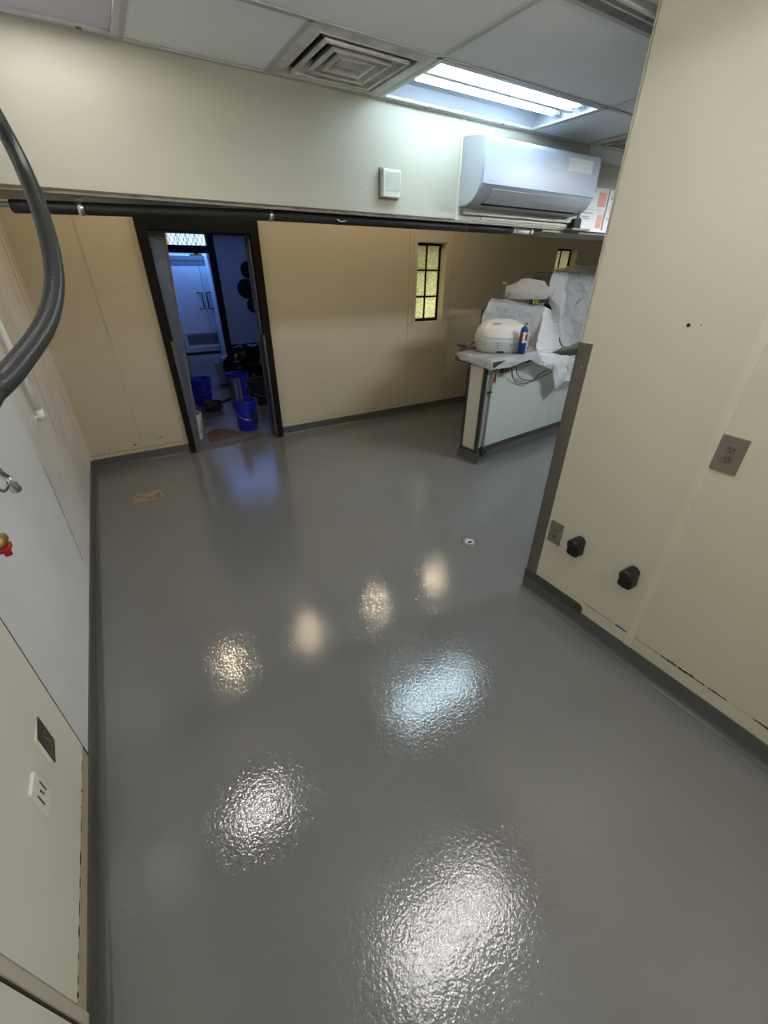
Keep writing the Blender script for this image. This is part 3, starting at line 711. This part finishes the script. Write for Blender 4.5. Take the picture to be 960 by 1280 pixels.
# ------------------------------------------------------------------ air conditioner
ac = thing('air_conditioner', 'white wall-mounted split air conditioner on the header below the bright light', 'air conditioner', (2.21, HY, 2.10))
AL = 1.12
prof = [(0, .005), (-.08, .008), (-.135, .022), (-.17, .05), (-.196, .085), (-.209, .11), (-.211, .2), (-.209, .325), (-.203, .338), (-.19, .345), (-.02, .368), (0, .368)]
link('body', prism(bmesh.new(), prof, 'x', 0, AL), M['ac_white'], ac, bevel=.006)
fp = [(-.2095, .108), (-.2145, .112), (-.2155, .2), (-.2145, .322), (-.208, .336), (-.2075, .325)]
fpo = link('front_panel', prism(bmesh.new(), fp, 'x', .006, AL-.006), M['ac_white'], ac)
flap = [(-.200, .093), (-.172, .054), (-.137, .0255), (-.140, .021), (-.176, .049), (-.2045, .089)]
flp = link('air_flap', prism(bmesh.new(), flap, 'x', .10, AL-.10), M['ac_flap'], ac)
link('air_slot', prism(bmesh.new(), [(-.136, .026), (-.118, .018), (-.119, .013), (-.1385, .0205)], 'x', .09, AL-.09), M['black'], ac)
link('sticker', box(.77, 1.03, -.2158, -.2146, .24, .31), M['white_label'], ac)
for k in range(4): link('logo', box(.055+k*.014, .065+k*.014, -.2160, -.2150, .126, .134), M['ac_gray'], fpo)
link('side_cap', prism(bmesh.new(), [(p[0]*.97-.002, p[1]*.97+.006) for p in prof], 'x', -.003, .0), M['ac_flap'], ac)
link('wall_cover', box(.03, 1.18, -.028, 0, -.03, .006), M['header'], ac)

# things on the ledge beside it
jb = thing('black_adapter', 'little black adapter block on the ledge under the air conditioner end', 'adapter', (3.395, HY-.02, 2.040))
link('case', box(-.04, .04, -.03, .03, .0, .06), M['black_plastic'], jb, bevel=.004)
link('cable', tb(catmull([(.03, 0, .03), (.06, -.01, .05), (.055, .02, .08)], 6), .004, 8), M['black_plastic'], jb)
jb.location = (3.40, HY-.034, 2.036)
sh = link('adapter_shelf', box(3.34, 3.56, HY-.07, HY, 2.024, 2.036), M['angle'], hd)
cl = thing('foil_coil', 'crumpled silver foil duct coil standing between the black block and the cartons', 'coil', (3.505, HY+.04, 2.040))
path = [(.026*math.cos(k*.55)*(1-.004*k), .026*math.sin(k*.55), .028+.045*math.sin(k*.55+1.2)*.0+k*.0014) for k in range(60)]
link('coil', tb(path, .0055, 8), M['chrome'], cl, smooth=True)
def carton(x, z, w_, h_, d_, label, mirror=0):
    r = thing('carton', label, 'carton', (x, HY+.03, z), group='white cartons on the ledge')
    link('box_body', box(0, w_, 0, d_, 0, h_), M['carton'], r, bevel=.002)
    link('lid_flap', box(.003, w_-.003, -.001, .02, h_, h_+.0015), M['white_enamel'], r)
    if mirror == 0:
        link('picture', box(w_*.72, w_*.95, -.0012, -.0002, h_*.12, h_*.80), M['orange_print'], r)
        rows = [(.08, .5, .80), (.06, .36, .62), (.1, .4, .52)]
    elif mirror == 1:
        link('picture', box(w_*.50, w_*.92, -.0012, -.0002, h_*.15, h_*.80), M['orange_print'], r); rows = [(.06, .3, .8)]
    else: rows = [(.15, .45, .86), (.1, .6, .64), (.1, .55, .56)]
    for a, b, zz in rows: link('print_line', box(w_*a, w_*b, -.0012, -.0002, h_*zz, h_*(zz+.05)), M['grey_print'], r)
carton(3.53, 2.040, .31, .138, .2, 'lower left white carton with an orange picture, on the ledge', 0)
carton(3.60, 2.1805, .245, .145, .2, 'upper left white carton with an orange picture, beside the air conditioner', 1)
carton(3.855, 2.040, .30, .138, .2, 'lower right plain white carton on the ledge, nearest the partition edge', 2)
carton(3.86, 2.1805, .30, .140, .2, 'upper right plain white carton with grey print, nearest the partition edge', 2)

# ------------------------------------------------------------------ grey flexible conduit hanging in the foreground
def pix(x, y, d): return Vector((0, 0, 1.75))+((x-480)/FPX*rt+(y-640)/FPX*dn+fwd)*d
hp = [(-.16, 1.50, 2.555), (-.155, 1.45, 2.30)]+[tuple(pix(*q)) for q in ((-2, 150, .95), (34, 222, .92), (58, 290, .88), (68, 350, .83), (58, 402, .76), (25, 452, .66), (-8, 486, .58))]+[tuple(pix(-90, 545, .46)), (XL, .30, 1.50)]
hpath = catmull(hp, 40)
# resample by length, corrugate
rs = [hpath[0]]; acc = 0
for a, b in zip(hpath, hpath[1:]):
    seg = (b-a).length; 
    while acc+seg >= .0022:
        tt = (.0022-acc)/seg; a = a+(b-a)*tt; rs.append(a.copy()); seg = (b-a).length; acc = 0
    acc += seg
hs = thing('flexible_conduit', 'thick grey ribbed conduit looping in from the left edge in the foreground', 'conduit', (-.16, 1.50, 2.555))
ho = [p-Vector((-.16, 1.50, 2.555)) for p in rs]
link('sheath', tb(ho, [.0165+.0005*math.sin(i*2*PI/3.0) for i in range(len(ho))], 26), M['hose'], hs, smooth=True)
link('fitting', tb([ho[0], ho[0]-Vector((0, 0, .05))], .023, 20), M['galv'], hs, smooth=True)

# ------------------------------------------------------------------ half wall
HW = math.radians(6)
hw = thing('wall_half', None, None, (2.9, 2.84, 0), HW, kind='structure')
link('core', box(0.004, 2.6, .062, .268, 0, .99), M['substrate'], hw)
link('panel', box(.004, 1.22, .055, .066, .09, .99), M['halfwall'], hw)
link('panel', box(1.224, 2.6, .055, .066, .09, .99), M['halfwall'], hw)
link('panel', box(-.004, .006, .085, .255, .09, .99), M['batten'], hw)
link('corner_angle', bx(bx(bmesh.new(), -.008, .022, .048, .056, .09, .99), -.008, -.001, .048, .085, .09, .99), M['steel_dark'], hw)
link('corner_angle', bx(bx(bmesh.new(), -.008, -.001, .245, .278, .09, .99), -.008, .02, .268, .278, .09, .99), M['steel_dark'], hw)
bm = prism(bmesh.new(), [(.055-a*1.5, z) for a, z in cove_profile(.10, .012, .034)], 'x', -.03, 2.6); link('base_cove', bm, M['cove'], hw)
link('base_strip', box(.0, 2.6, .046, .056, .10, .155), M['cove_dark'], hw)
bm = prism(bmesh.new(), [(0-a*1.2, z) for a, z in cove_profile(.10, .012, .034)], 'y', .02, .30); link('base_cove', bm, M['cove'], hw)
link('base_strip', box(-.012, .0, .048, .275, .10, .135), M['cove_dark'], hw)

fr = Matrix.Translation((2.9, 2.84, 0)) @ Matrix.Rotation(HW, 4, 'Z')
def at(u, v, z=0): return fr @ Vector((u, v, z))
def on(name, label, cat, u, v, z, rz=0, group=None): return thing(name, label, cat, tuple(at(u, v, z)), HW+rz, group)
t = on('steel_counter', 'stainless counter shelf on top of the half wall, mostly under plastic', 'counter', 0, 0, .99)
link('shelf_top', bx(bx(bmesh.new(), -.02, 2.5, -.04, .45, .012, .034), .50, 2.5, .45, .85, .012, .034), M['steel'], t, bevel=.003)
link('shelf_lip', bx(bx(bmesh.new(), -.02, 2.5, -.04, -.032, -.022, .012), -.02, -.012, -.032, .45, -.022, .012), M['steel_dark'], t)
link('bracket', box(.3, .36, .0, .06, -.06, .012), M['steel_dark'], t); link('bracket', box(1.5, 1.56, .0, .06, -.06, .012), M['steel_dark'], t)
for u in (1.6, 2.4): link('leg', tb([(u, .8, -.99), (u, .8, .012)], .02, 12), M['steel'], t)
t = on('conduit_run', 'thin steel conduit climbing the half wall corner between two small boxes', 'conduit', .045, .048, .12)
link('pipe', tb(catmull([(.02, -.016, .03), (.02, -.016, .35), (.021, -.016, .66), (.035, -.016, .76), (.075, -.016, .815), (.15, -.016, .83)], 8), .0125, 12), M['galv'], t, smooth=True)
link('lower_box', box(.0, .065, -.045, 0, -.045, .05), M['steel_dark'], t, bevel=.004)
link('upper_box', box(.14, .235, -.05, 0, .775, .865), M['steel_dark'], t, bevel=.004)
link('knockout', lathe(bmesh.new(), [(.012, 0), (.012, .006)], 14, (.033, -.045, .0), Matrix.Rotation(PI/2, 3, 'X')), M['black'], t)
link('clip', box(.0, .04, -.03, 0, .60, .615), M['steel_dark'], t)
def cable(name, pts, label, r=.0042):
    return link(name, tb(catmull([tuple(at(*p)) for p in pts], 10), r, 8), M['black_plastic'], smooth=True, label=label, cat='cable')
cable('power_cable', [(.25, .02, .945), (.30, .0, .93), (.37, .02, .83), (.50, .04, .755), (.66, .03, .735), (.85, .03, .80), (1.05, .04, .84), (1.2, .06, .93)], 'black cable looping lowest across the half wall below the counter')
cable('power_cable', [(.29, .02, .975), (.36, .0, .95), (.43, .02, .86), (.56, .035, .785), (.74, .03, .75), (.90, .03, .77), (1.08, .04, .80), (1.25, .06, .93)], 'black cable looping slightly higher, leaving the top of the metal junction box')
t = on('red_tag', 'tiny red and silver tag hanging on the half wall below the junction box', 'tag', .135, .05, .845)
link('tag_body', prism(bmesh.new(), [(-.008, -.035), (.004, -.045), (.012, -.02), (.008, .03), (-.002, .045), (-.010, .01)], 'y', -.006, 0), M['red'], t)
link('tag_loop', tb([(0, -.008, .035), (.004, -.008, .0), (.0, -.008, -.035)], .002, 6), M['chrome'], t)

# ---- things on the counter (top surface z = 1.024)
ZT = 1.024
# machines hidden under the film
t = on('covered_machine', 'low grey machine under clear plastic behind the round white appliance', 'machine', .55, .575, ZT)
link('body', box(0.03, .72, .0, .13, 0.02, .385), M['machine'], t, bevel=.02)
link('foot', bx(bx(bx(bx(bmesh.new(), .05, .1, .01, .05, 0, .03), .64, .69, .01, .05, 0, .03), .05, .1, .08, .12, 0, .03), .64, .69, .08, .12, 0, .03), M['black_plastic'], t)
t = on('covered_mixer', 'tall grey machine under clear plastic at the partition edge', 'machine', 1.55, .40, ZT)
link('body', box(0.0, .90, .0, .45, 0.0, .34), M['machine'], t, bevel=.02)
link('head', box(0.03, .90, .13, .45, .36, .70), M['machine'], t, bevel=.03)
link('column', box(.3, .7, .3, .5, .34, .36), M['steel_dark'], t)

def sheet(name, grid, m, label, cat, sub=7, amp=.010, fs=9, seed=0):
    """film stretched over a coarse control grid of (u,v,z); bilinear, plus fine creases"""
    bm = bmesh.new(); R_, C_ = len(grid), len(grid[0]); V = {}
    for i in range((R_-1)*sub+1):
        for j in range((C_-1)*sub+1):
            a, b = min(i//sub, R_-2), min(j//sub, C_-2); fi, fj = i/sub-a, j/sub-b
            p = ((Vector(grid[a][b])*(1-fi)+Vector(grid[a+1][b])*fi)*(1-fj)+(Vector(grid[a][b+1])*(1-fi)+Vector(grid[a+1][b+1])*fi)*fj)
            q = Vector((p.x*fs*.6+seed, p.y*fs, p.z*fs*1.3))
            n1 = noise.noise(q); n2 = abs(noise.noise(q*2.3+Vector((5, 1, 2))))
            p = p+Vector((.25*n1, -1*(n1-n2*.8), .5*n1))*amp
            V[i, j] = bm.verts.new(at(*p))
    for i in range((R_-1)*sub):
        for j in range((C_-1)*sub):
            try: bm.faces.new((V[i, j], V[i, j+1], V[i+1, j+1], V[i+1, j]))
            except ValueError: pass
    return link(name, bm, m, smooth=True, label=label, cat=cat)
gA = [[(.673, .660, 1.484), (.886, .660, 1.470), (1.114, .640, 1.456), (1.325, .600, 1.444), (1.504, .550, 1.424)],
      [(.510, .560, 1.457), (.732, .550, 1.434), (.968, .520, 1.415), (1.128, .470, 1.402), (1.289, .420, 1.399)],
      [(.450, .560, 1.260), (.689, .540, 1.224), (.958, .500, 1.194), (1.097, .400, 1.179), (1.202, .280, 1.183)],
      [(.40, .56, 1.05), (.60, .51, 1.045), (.85, .47, 1.045), (1.0, .38, 1.045), (1.12, .20, 1.045)],
      [(-.035, .40, 1.045), (-.03, .0, 1.045), (.30, -.045, 1.05), (.60, -.045, 1.055), (.92, -.045, 1.045)],
      [(-.055, .34, .99), (-.065, -.04, .965), (.20, -.075, .962), (.46, -.075, 1.0), (.76, -.080, .905)]]
sheet('plastic_cover', gA, M['film'], 'milky plastic sheet over the low machine and the counter edge under the white appliance', 'plastic sheet', 8, .022, 8, 3)
gF = [[(1.289, .420, 1.402), (1.356, .420, 1.385), (1.459, .420, 1.355)],
      [(1.121, .300, 1.203), (1.242, .280, 1.210), (1.454, .300, 1.164)],
      [(.814, .120, 1.088), (.960, .030, 1.071), (1.263, .120, 1.050)],
      [(.633, -.050, 1.037), (.827, -.080, 1.003), (1.189, -.050, .950)],
      [(.749, -.075, .911), (.869, -.100, .918), (1.200, -.060, .874)],
      [(.896, -.080, .849), (.968, -.105, .844), (1.219, -.060, .790)],
      [(1.017, -.080, .643), (1.044, -.090, .650), (1.176, -.060, .668)]]
sheet('plastic_flap', gF, M['film_white'], 'white pointed plastic flap hanging down the half wall front', 'plastic sheet', 5, .012, 12, 9)
gB = [[(1.672, .620, 1.772), (2.141, .700, 1.791), (2.60, .800, 1.80), (2.9, .8, 1.80)],
      [(1.464, .500, 1.749), (1.781, .500, 1.742), (2.214, .500, 1.768), (2.60, .50, 1.79)],
      [(1.415, .480, 1.635), (1.534, .360, 1.560), (1.986, .420, 1.582), (2.50, .38, 1.60)],
      [(1.390, .460, 1.496), (1.423, .280, 1.363), (1.880, .360, 1.363), (2.50, .28, 1.38)],
      [(1.418, .400, 1.379), (1.429, .250, 1.269), (1.904, .300, 1.239), (2.35, .20, 1.22)],
      [(1.40, .230, 1.096), (1.43, .150, 1.072), (1.861, .200, 1.034), (2.28, .15, 1.01)],
      [(1.190, -.04, .909), (1.317, -.06, .899), (1.585, -.05, .884), (1.99, -.05, .84)],
      [(1.120, -.060, .693), (1.310, -.070, .686), (1.547, -.060, .670), (1.89, -.06, .64)]]
sheet('plastic_drape', gB, M['film_b'], 'large clear plastic sheet over the tall machine, hanging low beside the partition', 'plastic sheet', 9, .042, 5.5, 21)

# round white appliance
t = on('white_appliance', 'round white countertop appliance with a domed lid and grey control band', 'appliance', .425, .265, ZT+.022, math.radians(-38))
AP = t
def egg(bm, rx, ry, prof, seg=48, front=1.0):
    rings = []
    for s, z in prof:
        ring = []
        for k in range(seg):
            a = 2*PI*k/seg; e = .82
            x = rx*s*math.copysign(abs(math.cos(a))**e, math.cos(a)); y = ry*s*math.copysign(abs(math.sin(a))**e, math.sin(a))
            ring.append(bm.verts.new((x, y, z+(y/ry)*.22*max(0, z-.02))))
        rings.append(ring)
    for i in range(len(rings)-1):
        for k in range(seg): bm.faces.new((rings[i][k], rings[i][(k+1) % seg], rings[i+1][(k+1) % seg], rings[i+1][k]))
    bm.faces.new(rings[0][::-1]); bm.faces.new(rings[-1]); return bm
link('base', egg(bmesh.new(), .262, .195, [(.92, 0), (.97, .01), (1.0, .05), (.995, .12), (.965, .15)]), M['appliance_grey'], t, smooth=True)
bm = egg(bmesh.new(), .262, .195, [(.965, .15), (.95, .168), (.88, .203), (.76, .232), (.58, .252), (.36, .264), (.15, .268), (.02, .269)])
link('lid', bm, M['appliance'], t, smooth=True)
bm = egg(bmesh.new(), .215, .165, [(.995, .196), (1.0, .200), (.985, .204), (.97, .198)]); bm.free()
bm = bmesh.new()
for k in range(6): prism(bm, [(-.085+k*.0125, .0), (-.078+k*.0125, .0), (-.074+k*.0125, .022), (-.081+k*.0125, .022)], 'z', 0, .001)
o = link('logo', bm, M['ink'], t); o.location = (-.03, -.085, .250); o.rotation_euler = (math.radians(24), math.radians(-3), 0)
for k in range(3): link('button', lathe(bmesh.new(), [(.0055, 0), (.004, .004)], 10, (-.075, -.196, .050+.021*k), Matrix.Rotation(PI/2, 3, 'X')), M['ink'], t)
for k in range(2): link('button', lathe(bmesh.new(), [(.006, 0), (.004, .004)], 10, (.055+.03*k, -.198, .082), Matrix.Rotation(PI/2, 3, 'X')), M['machine'], t)
link('hatch', box(-.075, -.01, -.199, -.19, .005, .02), M['ink'], t)
link('hatch_line', tb([(.240*math.cos(a), .178*math.sin(a), .172+.035*math.sin(a)) for a in [PI*1.02+k*PI*.96/30 for k in range(31)]], .0022, 6), M['appliance_grey'], t, smooth=True)
link('side_knob', lathe(bmesh.new(), [(.012, 0), (.010, .012)], 12, (.258, -.04, .03), Matrix.Rotation(PI/2, 3, 'Y')), M['black_plastic'], t)

t = on('gas_cylinder', 'blue gas cylinder with a red and white label in front of the white appliance', 'gas cylinder', .41, .0, ZT+.026)
link('cylinder', lathe(bmesh.new(), [(.033, 0), (.036, .004), (.036, .205), (.033, .222), (.022, .236), (.011, .243), (.0, .244)], 28), M['blue_can'], t, smooth=True)
link('label_band', lathe(bmesh.new(), [(.0364, .10), (.0364, .196)], 28), M['red_label'], t, smooth=True)
bm = bmesh.new()
for k in range(5):
    a0, a1 = math.radians(205+k*7), math.radians(205+(k+1)*7)
    q = [(.0369*math.cos(a0), .0369*math.sin(a0)), (.0369*math.cos(a1), .0369*math.sin(a1))]
    bm.faces.new([bm.verts.new((q[0][0], q[0][1], .10)), bm.verts.new((q[1][0], q[1][1], .10)), bm.verts.new((q[1][0], q[1][1], .196)), bm.verts.new((q[0][0], q[0][1], .196))])
link('white_stripe', bm, M['white_label'], t)
link('mark', prism(bmesh.new(), [(-.012, .105), (.014, .105), (.010, .122), (.002, .117), (-.003, .124), (-.010, .118)], 'y', -.0382, -.0368), M['white_label'], t).rotation_euler.z = math.radians(-12)
link('mark', prism(bmesh.new(), [(-.015, .180), (.014, .180), (.014, .188), (-.015, .188)], 'y', -.0382, -.0366), M['white_label'], t).rotation_euler.z = math.radians(-12)
link('valve', lathe(bmesh.new(), [(.009, .240), (.009, .262), (.006, .264), (.006, .275)], 16), M['brass'], t, smooth=True)
link('valve_knob', box(.0, .028, -.008, .008, .254, .270), M['black_plastic'], t, bevel=.003)

# crumpled bag
bm = bmesh.new(); bmesh.ops.create_icosphere(bm, subdivisions=5, radius=1)
for v_ in bm.verts:
    p = v_.co.copy(); s = 1+.16*noise.noise(p*1.8+Vector((3, 1, 0)))+.09*abs(noise.noise(p*4.5))-.05*abs(noise.noise(p*9))
    q = Vector((p.x*.255, p.y*.13, p.z*.135))*s; q.z = max(q.z, -.055)
    if p.x < -.2: q.z -= (-p.x-.2)*.05*(1 if p.z > 0 else 0)
    v_.co = q
o = link('plastic_bag', bm, M['bag'], smooth=True, label='crumpled translucent plastic bag lying on top of the covered low machine', cat='bag', loc=tuple(at(1.15, .59, 1.525)))
o.rotation_euler.z = math.radians(-35)
t = on('tape_measure', 'neon yellow and black tape measure on the front edge beside the plastic bag', 'tape measure', 1.19, .475, 1.418, math.radians(-38))
link('case', prism(bmesh.new(), [(-.045, 0), (.045, 0), (.045, .04), (.03, .06), (-.02, .06), (-.045, .045)], 'y', -.02, .02), M['black_plastic'], t, bevel=.006)
bm = bx(bmesh.new(), -.034, .034, -.0225, -.02, .046, .054); bx(bm, -.028, -.014, -.0225, -.02, .012, .046); bx(bm, -.002, .006, -.0225, -.02, .012, .044); bx(bm, .008, .034, -.0225, -.02, .030, .037); bx(bm, .010, .034, -.0225, -.02, .010, .017)
link('case_stripe', bm, M['neon'], t)
link('case_top', box(-.03, .025, -.015, .015, .058, .064), M['neon'], t)
t = on('steel_tumbler', 'narrow grey tumbler standing behind the plastic bag on the covered machine', 'tumbler', .80, .615, 1.475)
link('cup', lathe(bmesh.new(), [(.020, 0), (.024, .16), (.025, .165), (.022, .165), (.018, .01)], 20), M['glass_grey'], t, smooth=True)
link('band', lathe(bmesh.new(), [(.0253, .14), (.0256, .158)], 20), M['chrome'], t, smooth=True)
t = on('clamp_gun', 'black squeeze tool lying over the left end of the counter', 'tool', .09, .40, ZT+.055, math.radians(0))
link('barrel', tb([(-.14, -.02, .04), (-.03, .0, .012)], .013, 14), M['black_plastic'], t, smooth=True)
link('frame', box(-.09, .12, -.016, .016, -.021, .004), M['steel_dark'], t, bevel=.003)
link('handle', tb([(-.04, .0, .014), (.04, .0, .035), (.12, .0, .045)], .008, 12), M['steel_dark'], t, smooth=True)

# ------------------------------------------------------------------ room seen through the door
FY0, FY1 = YB+.16, 10.30
ff = link('floor_far', box(-.6, 4.2, FY0-.1, 12.2, -.08, -.012), M['substrate'], kind='structure')
y = FY0-.10; k = 0
while y < 11.2:
    for i in range(3):
        x0 = -.5+i*1.75-(k % 3)*.5
        link('plank', box(max(x0, -.5)+.002, min(x0+1.746, 4.0), y+.002, y+.178, -.012, -.002+.001*random.random()), M['plank'][random.randrange(3)], ff)
    y += .18; k += 1
fw = link('wall_far', grid_holes(bmesh.new(), [-.5, 1.22, 2.09, 4.0], [0, 1.99, 2.12, 2.31, 2.6], [(1.22, 2.09, 0, 1.99), (1.22, 2.09, 2.12, 2.31)], FY1+.02, FY1+.14), M['far_wall'], kind='structure')
link('post', box(2.09, 2.225, FY1-.05, FY1+.14, 0, 2.6), M['black'], fw); link('post', box(1.08, 1.22, FY1-.05, FY1+.14, 0, 2.6), M['black'], fw)
link('lintel', box(1.22, 2.09, FY1-.05, FY1+.14, 1.99, 2.12), M['black'], fw); link('lintel', box(1.08, 4.0, FY1-.05, FY1+.0, 2.312, 2.6), M['black'], fw)
link('black_base', box(2.225, 4.0, FY1-.02, FY1+.02, 0, .235), M['black'], fw)
link('reveal', box(2.084, 2.09, FY1+.14, 10.95, 0, 2.4), M['far_white'], fw); link('reveal', box(2.07, 2.09, FY1-.03, FY1+.14, 0, 1.99), M['far_white'], fw)
link('reveal', box(1.08, 1.22, FY1+.14, 10.95, 0, 2.4), M['far_white'], fw)
link('wall_vestibule', box(.8, 2.8, 11.35, 11.45, 0, 2.6), M['far_white'], kind='structure')
link('wall_far_left', box(-.6, -.5, FY0, 11.4, 0, 2.6), M['far_wall'], kind='structure')
link('wall_far_side', box(4.0, 4.1, FY0, 11.4, 0, 2.6), M['far_wall'], kind='structure')
link('ceiling_far', box(-.6, 4.1, FY0, 11.45, 2.6, 2.7), M['far_wall'], kind='structure')
# transom with leaded daylight glass
tr = thing('window_3', None, None, (0, FY1, 0), kind='structure')
for k in range(5):
    xa, xb = 1.23+k*.17, 1.23+(k+1)*.17
    link('pane', box(xa+.004, xb-.004, .03, .04, 2.125, 2.305), M['transom_red'] if k == 0 and False else M['transom'], tr)
link('red_pane', box(1.30, 1.375, .022, .028, 2.125, 2.305), M['transom_red'], tr)
bm = bmesh.new()
for k in range(9):
    xa = 1.38+k*.085
    if xa > 2.05: break
    for sg in (-1, 1): tube(bm, catmull([(xa, .018, 2.215-sg*.085), (xa+.03, .018, 2.215-sg*.03), (xa+.055, .018, 2.215+sg*.03), (xa+.085, .018, 2.215+sg*.085)], 4), .005, 6)
    if k % 2 == 0: bx(bm, xa-.004, xa+.004, .014, .022, 2.13, 2.30)
link('lead_pattern', bm, M['lead'], tr)
t = thing('door_closer', 'small chrome door closer under the transom in the far room', 'door closer', (1.86, FY1+.09, 1.95))
link('arm', box(-.12, .12, -.02, .02, -.01, .02), M['chrome'], t, bevel=.004); link('mount', box(-.03, .06, -.025, .025, .02, .04), M['steel_dark'], t)
# refrigerator
fr_ = thing('refrigerator', 'white two-door refrigerator with dark handles, seen through the doorway', 'refrigerator', (1.84, 10.78, 0))
link('cabinet', box(-.5, .24, 0.02, .55, .06, 1.97), M['fridge'], fr_)
link('door', box(-.5, .100, -.03, .016, .46, 1.76), M['fridge'], fr_, bevel=.004)
link('door', box(.108, .24, -.03, .016, .46, 1.76), M['fridge'], fr_, bevel=.004)
for x, s in ((.055, 1), (.15, -1)):
    q = [(x-s*.10, -.03, 1.27), (x, -.06, 1.27), (x, -.06, .95), (x-s*.10, -.03, .95)]
    if s < 0: q = [(x+.09, -.03, 1.27), (x, -.06, 1.27), (x, -.06, .95), (x+.09, -.03, .95)]
    link('handle', tb(q, .012, 8), M['black'], fr_)
link('top_grille', bx(bx(bmesh.new(), -.5, .24, -.02, .02, 1.78, 1.85), -.5, .24, -.02, .02, 1.87, 1.95), M['fridge_grey'], fr_)
bm = bmesh.new()
for k in range(6): bx(bm, -.42, .22, -.03, .02, .225+k*.034, .248+k*.034)
link('bottom_grille', bm, M['fridge_grey'], fr_)
link('toe_panel', box(-.42, .22, -.05, .02, .16, .205), M['white_enamel'], fr_)
# black discs on the far wall
for x, z, r_, lb in ((2.86, 1.70, .165, 'uppermost'), (2.76, 1.345, .19, 'middle and largest'), (2.88, 1.02, .155, 'lowest')):
    m_ = lathe(bmesh.new(), [(0, 0), (r_, .0), (r_, .012), (r_*.92, .022), (0, .026)], 36, (0, 0, 0), Matrix.Rotation(PI/2, 3, 'X'))
    link('wall_disc', m_, M['black'], smooth=False, label='%s of three black discs on the far room wall' % lb, cat='wall decoration', group='black wall discs', loc=(x, FY1+.019, z))

def bucket(name, label, x, y, r0, r1, h, m, cat='bucket', inner=None):
    t = thing(name, label, cat, (x, y, 0))
    link('pail', lathe(bmesh.new(), [(r0, 0), (r1, h-.03), (r1+.008, h-.03), (r1+.010, h), (r1-.004, h), (r1-.008, h-.01), (r0-.006, .008), (0, .008)], 32), m, t, smooth=False)
    link('rim_band', lathe(bmesh.new(), [(r1-.002, h-.075), (r1+.006, h-.072), (r1+.006, h-.062), (r1-.001, h-.06)], 32), m, t)
    pts = [((r1+.012)*math.cos(a), (r1+.012)*math.sin(a), h-.05-.16*math.sin(a-PI)) for a in [PI+k*PI/14 for k in range(15)]]
    link('bail_handle', tb(pts, .0035, 6), M['chrome'], t, smooth=True)
    return t
b1 = bucket('paint_bucket', 'blue bucket nearest the threshold holding a grey tube', 1.16, 5.16, .115, .142, .36, M['bucket_blue'])
link('sticker', prism(bmesh.new(), [(-.045, .09), (.045, .09), (.05, .24), (-.05, .24)], 'y', -.139, -.128), M['bucket_dark'], b1).rotation_euler.z = .55
t = thing('roller_tube', 'grey tube standing upright in the nearest blue bucket', 'tube', (1.10, 5.18, .012))
link('tube', lathe(bmesh.new(), [(.052, 0), (.052, .60), (.044, .60), (.044, .02)], 24), M['machine'], t, smooth=True)
link('stripe', box(-.012, .012, -.0545, -.051, .1, .6), M['bucket_blue'], t)
bucket('paint_bucket', 'blue bucket with a dark interior behind the door leaf edge', .90, 6.58, .115, .148, .37, M['bucket_blue'])
bucket('paint_bucket', 'blue bucket behind the grey tube, partly under the black bag', 1.47, 6.72, .115, .142, .36, M['bucket_blue'])
bucket('paint_bucket', 'pale bucket farthest back, draped with crumpled plastic', 1.50, 7.75, .12, .15, .36, M['bucket_white'])
bucket('paint_bucket', 'white bucket half hidden by the door leaf at the threshold', .50, 5.12, .10, .13, .30, M['bucket_white'])
bucket('mixing_tub', 'low dark tub on the floor in front of the dark-lined blue bucket', .95, 6.16, .10, .12, .12, M['bucket_dark'], 'tub')
bucket('paint_bucket', 'black bucket at the right jamb beside the grey tube', 1.62, 6.15, .12, .15, .36, M['bucket_dark'])
t = thing('roller_pole', 'long metal roller pole leaning from the far floor onto the nearest blue bucket', 'pole', (.66, 6.12, .016))
link('shaft', tb([(0, 0, 0), (.44, -.86, .366)], .012, 10), M['steel'], t, smooth=True)
link('head', tb([(.27, -.53, .225), (.42, -.82, .350)], .017, 10), M['black_plastic'], t, smooth=True)
# black bin bag
bm = bmesh.new(); bmesh.ops.create_icosphere(bm, subdivisions=5, radius=1)
for v_ in bm.verts:
    p = v_.co.copy(); s = 1+.28*noise.noise(p*2.1+Vector((8, 1, 4)))-.14*abs(noise.noise(p*5+Vector((1, 0, 0))))
    v_.co = Vector((p.x*.42, p.y*.3, p.z*.36))*s; v_.co.z = max(v_.co.z, -.33)
link('trash_bag', bm, M['trash'], smooth=True, label='shiny black bin bag slumped among the buckets in the far room', cat='trash bag', loc=(1.86, 7.20, .335))
bm = bmesh.new(); bmesh.ops.create_icosphere(bm, subdivisions=4, radius=1)
for v_ in bm.verts:
    p = v_.co.copy(); s = 1+.4*noise.noise(p*2.6+Vector((2, 1, 4)))
    v_.co = Vector((p.x*.17, p.y*.13, p.z*.06))*s
link('crumpled_film', bm, M['film_white'], smooth=True, label='crumpled clear film spilling over the farthest pale bucket', cat='plastic film', loc=(1.60, 7.66, .40))
bm = prism(bmesh.new(), [(.64, 4.90), (1.0, 4.88), (1.04, 5.0), (.96, 5.2), (.80, 5.36), (.66, 5.22)], 'z', .0, .004)
link('cardboard_sheet', bm, M['cardboard'], label='brown cardboard sheet lying on the planks just past the threshold', cat='cardboard')
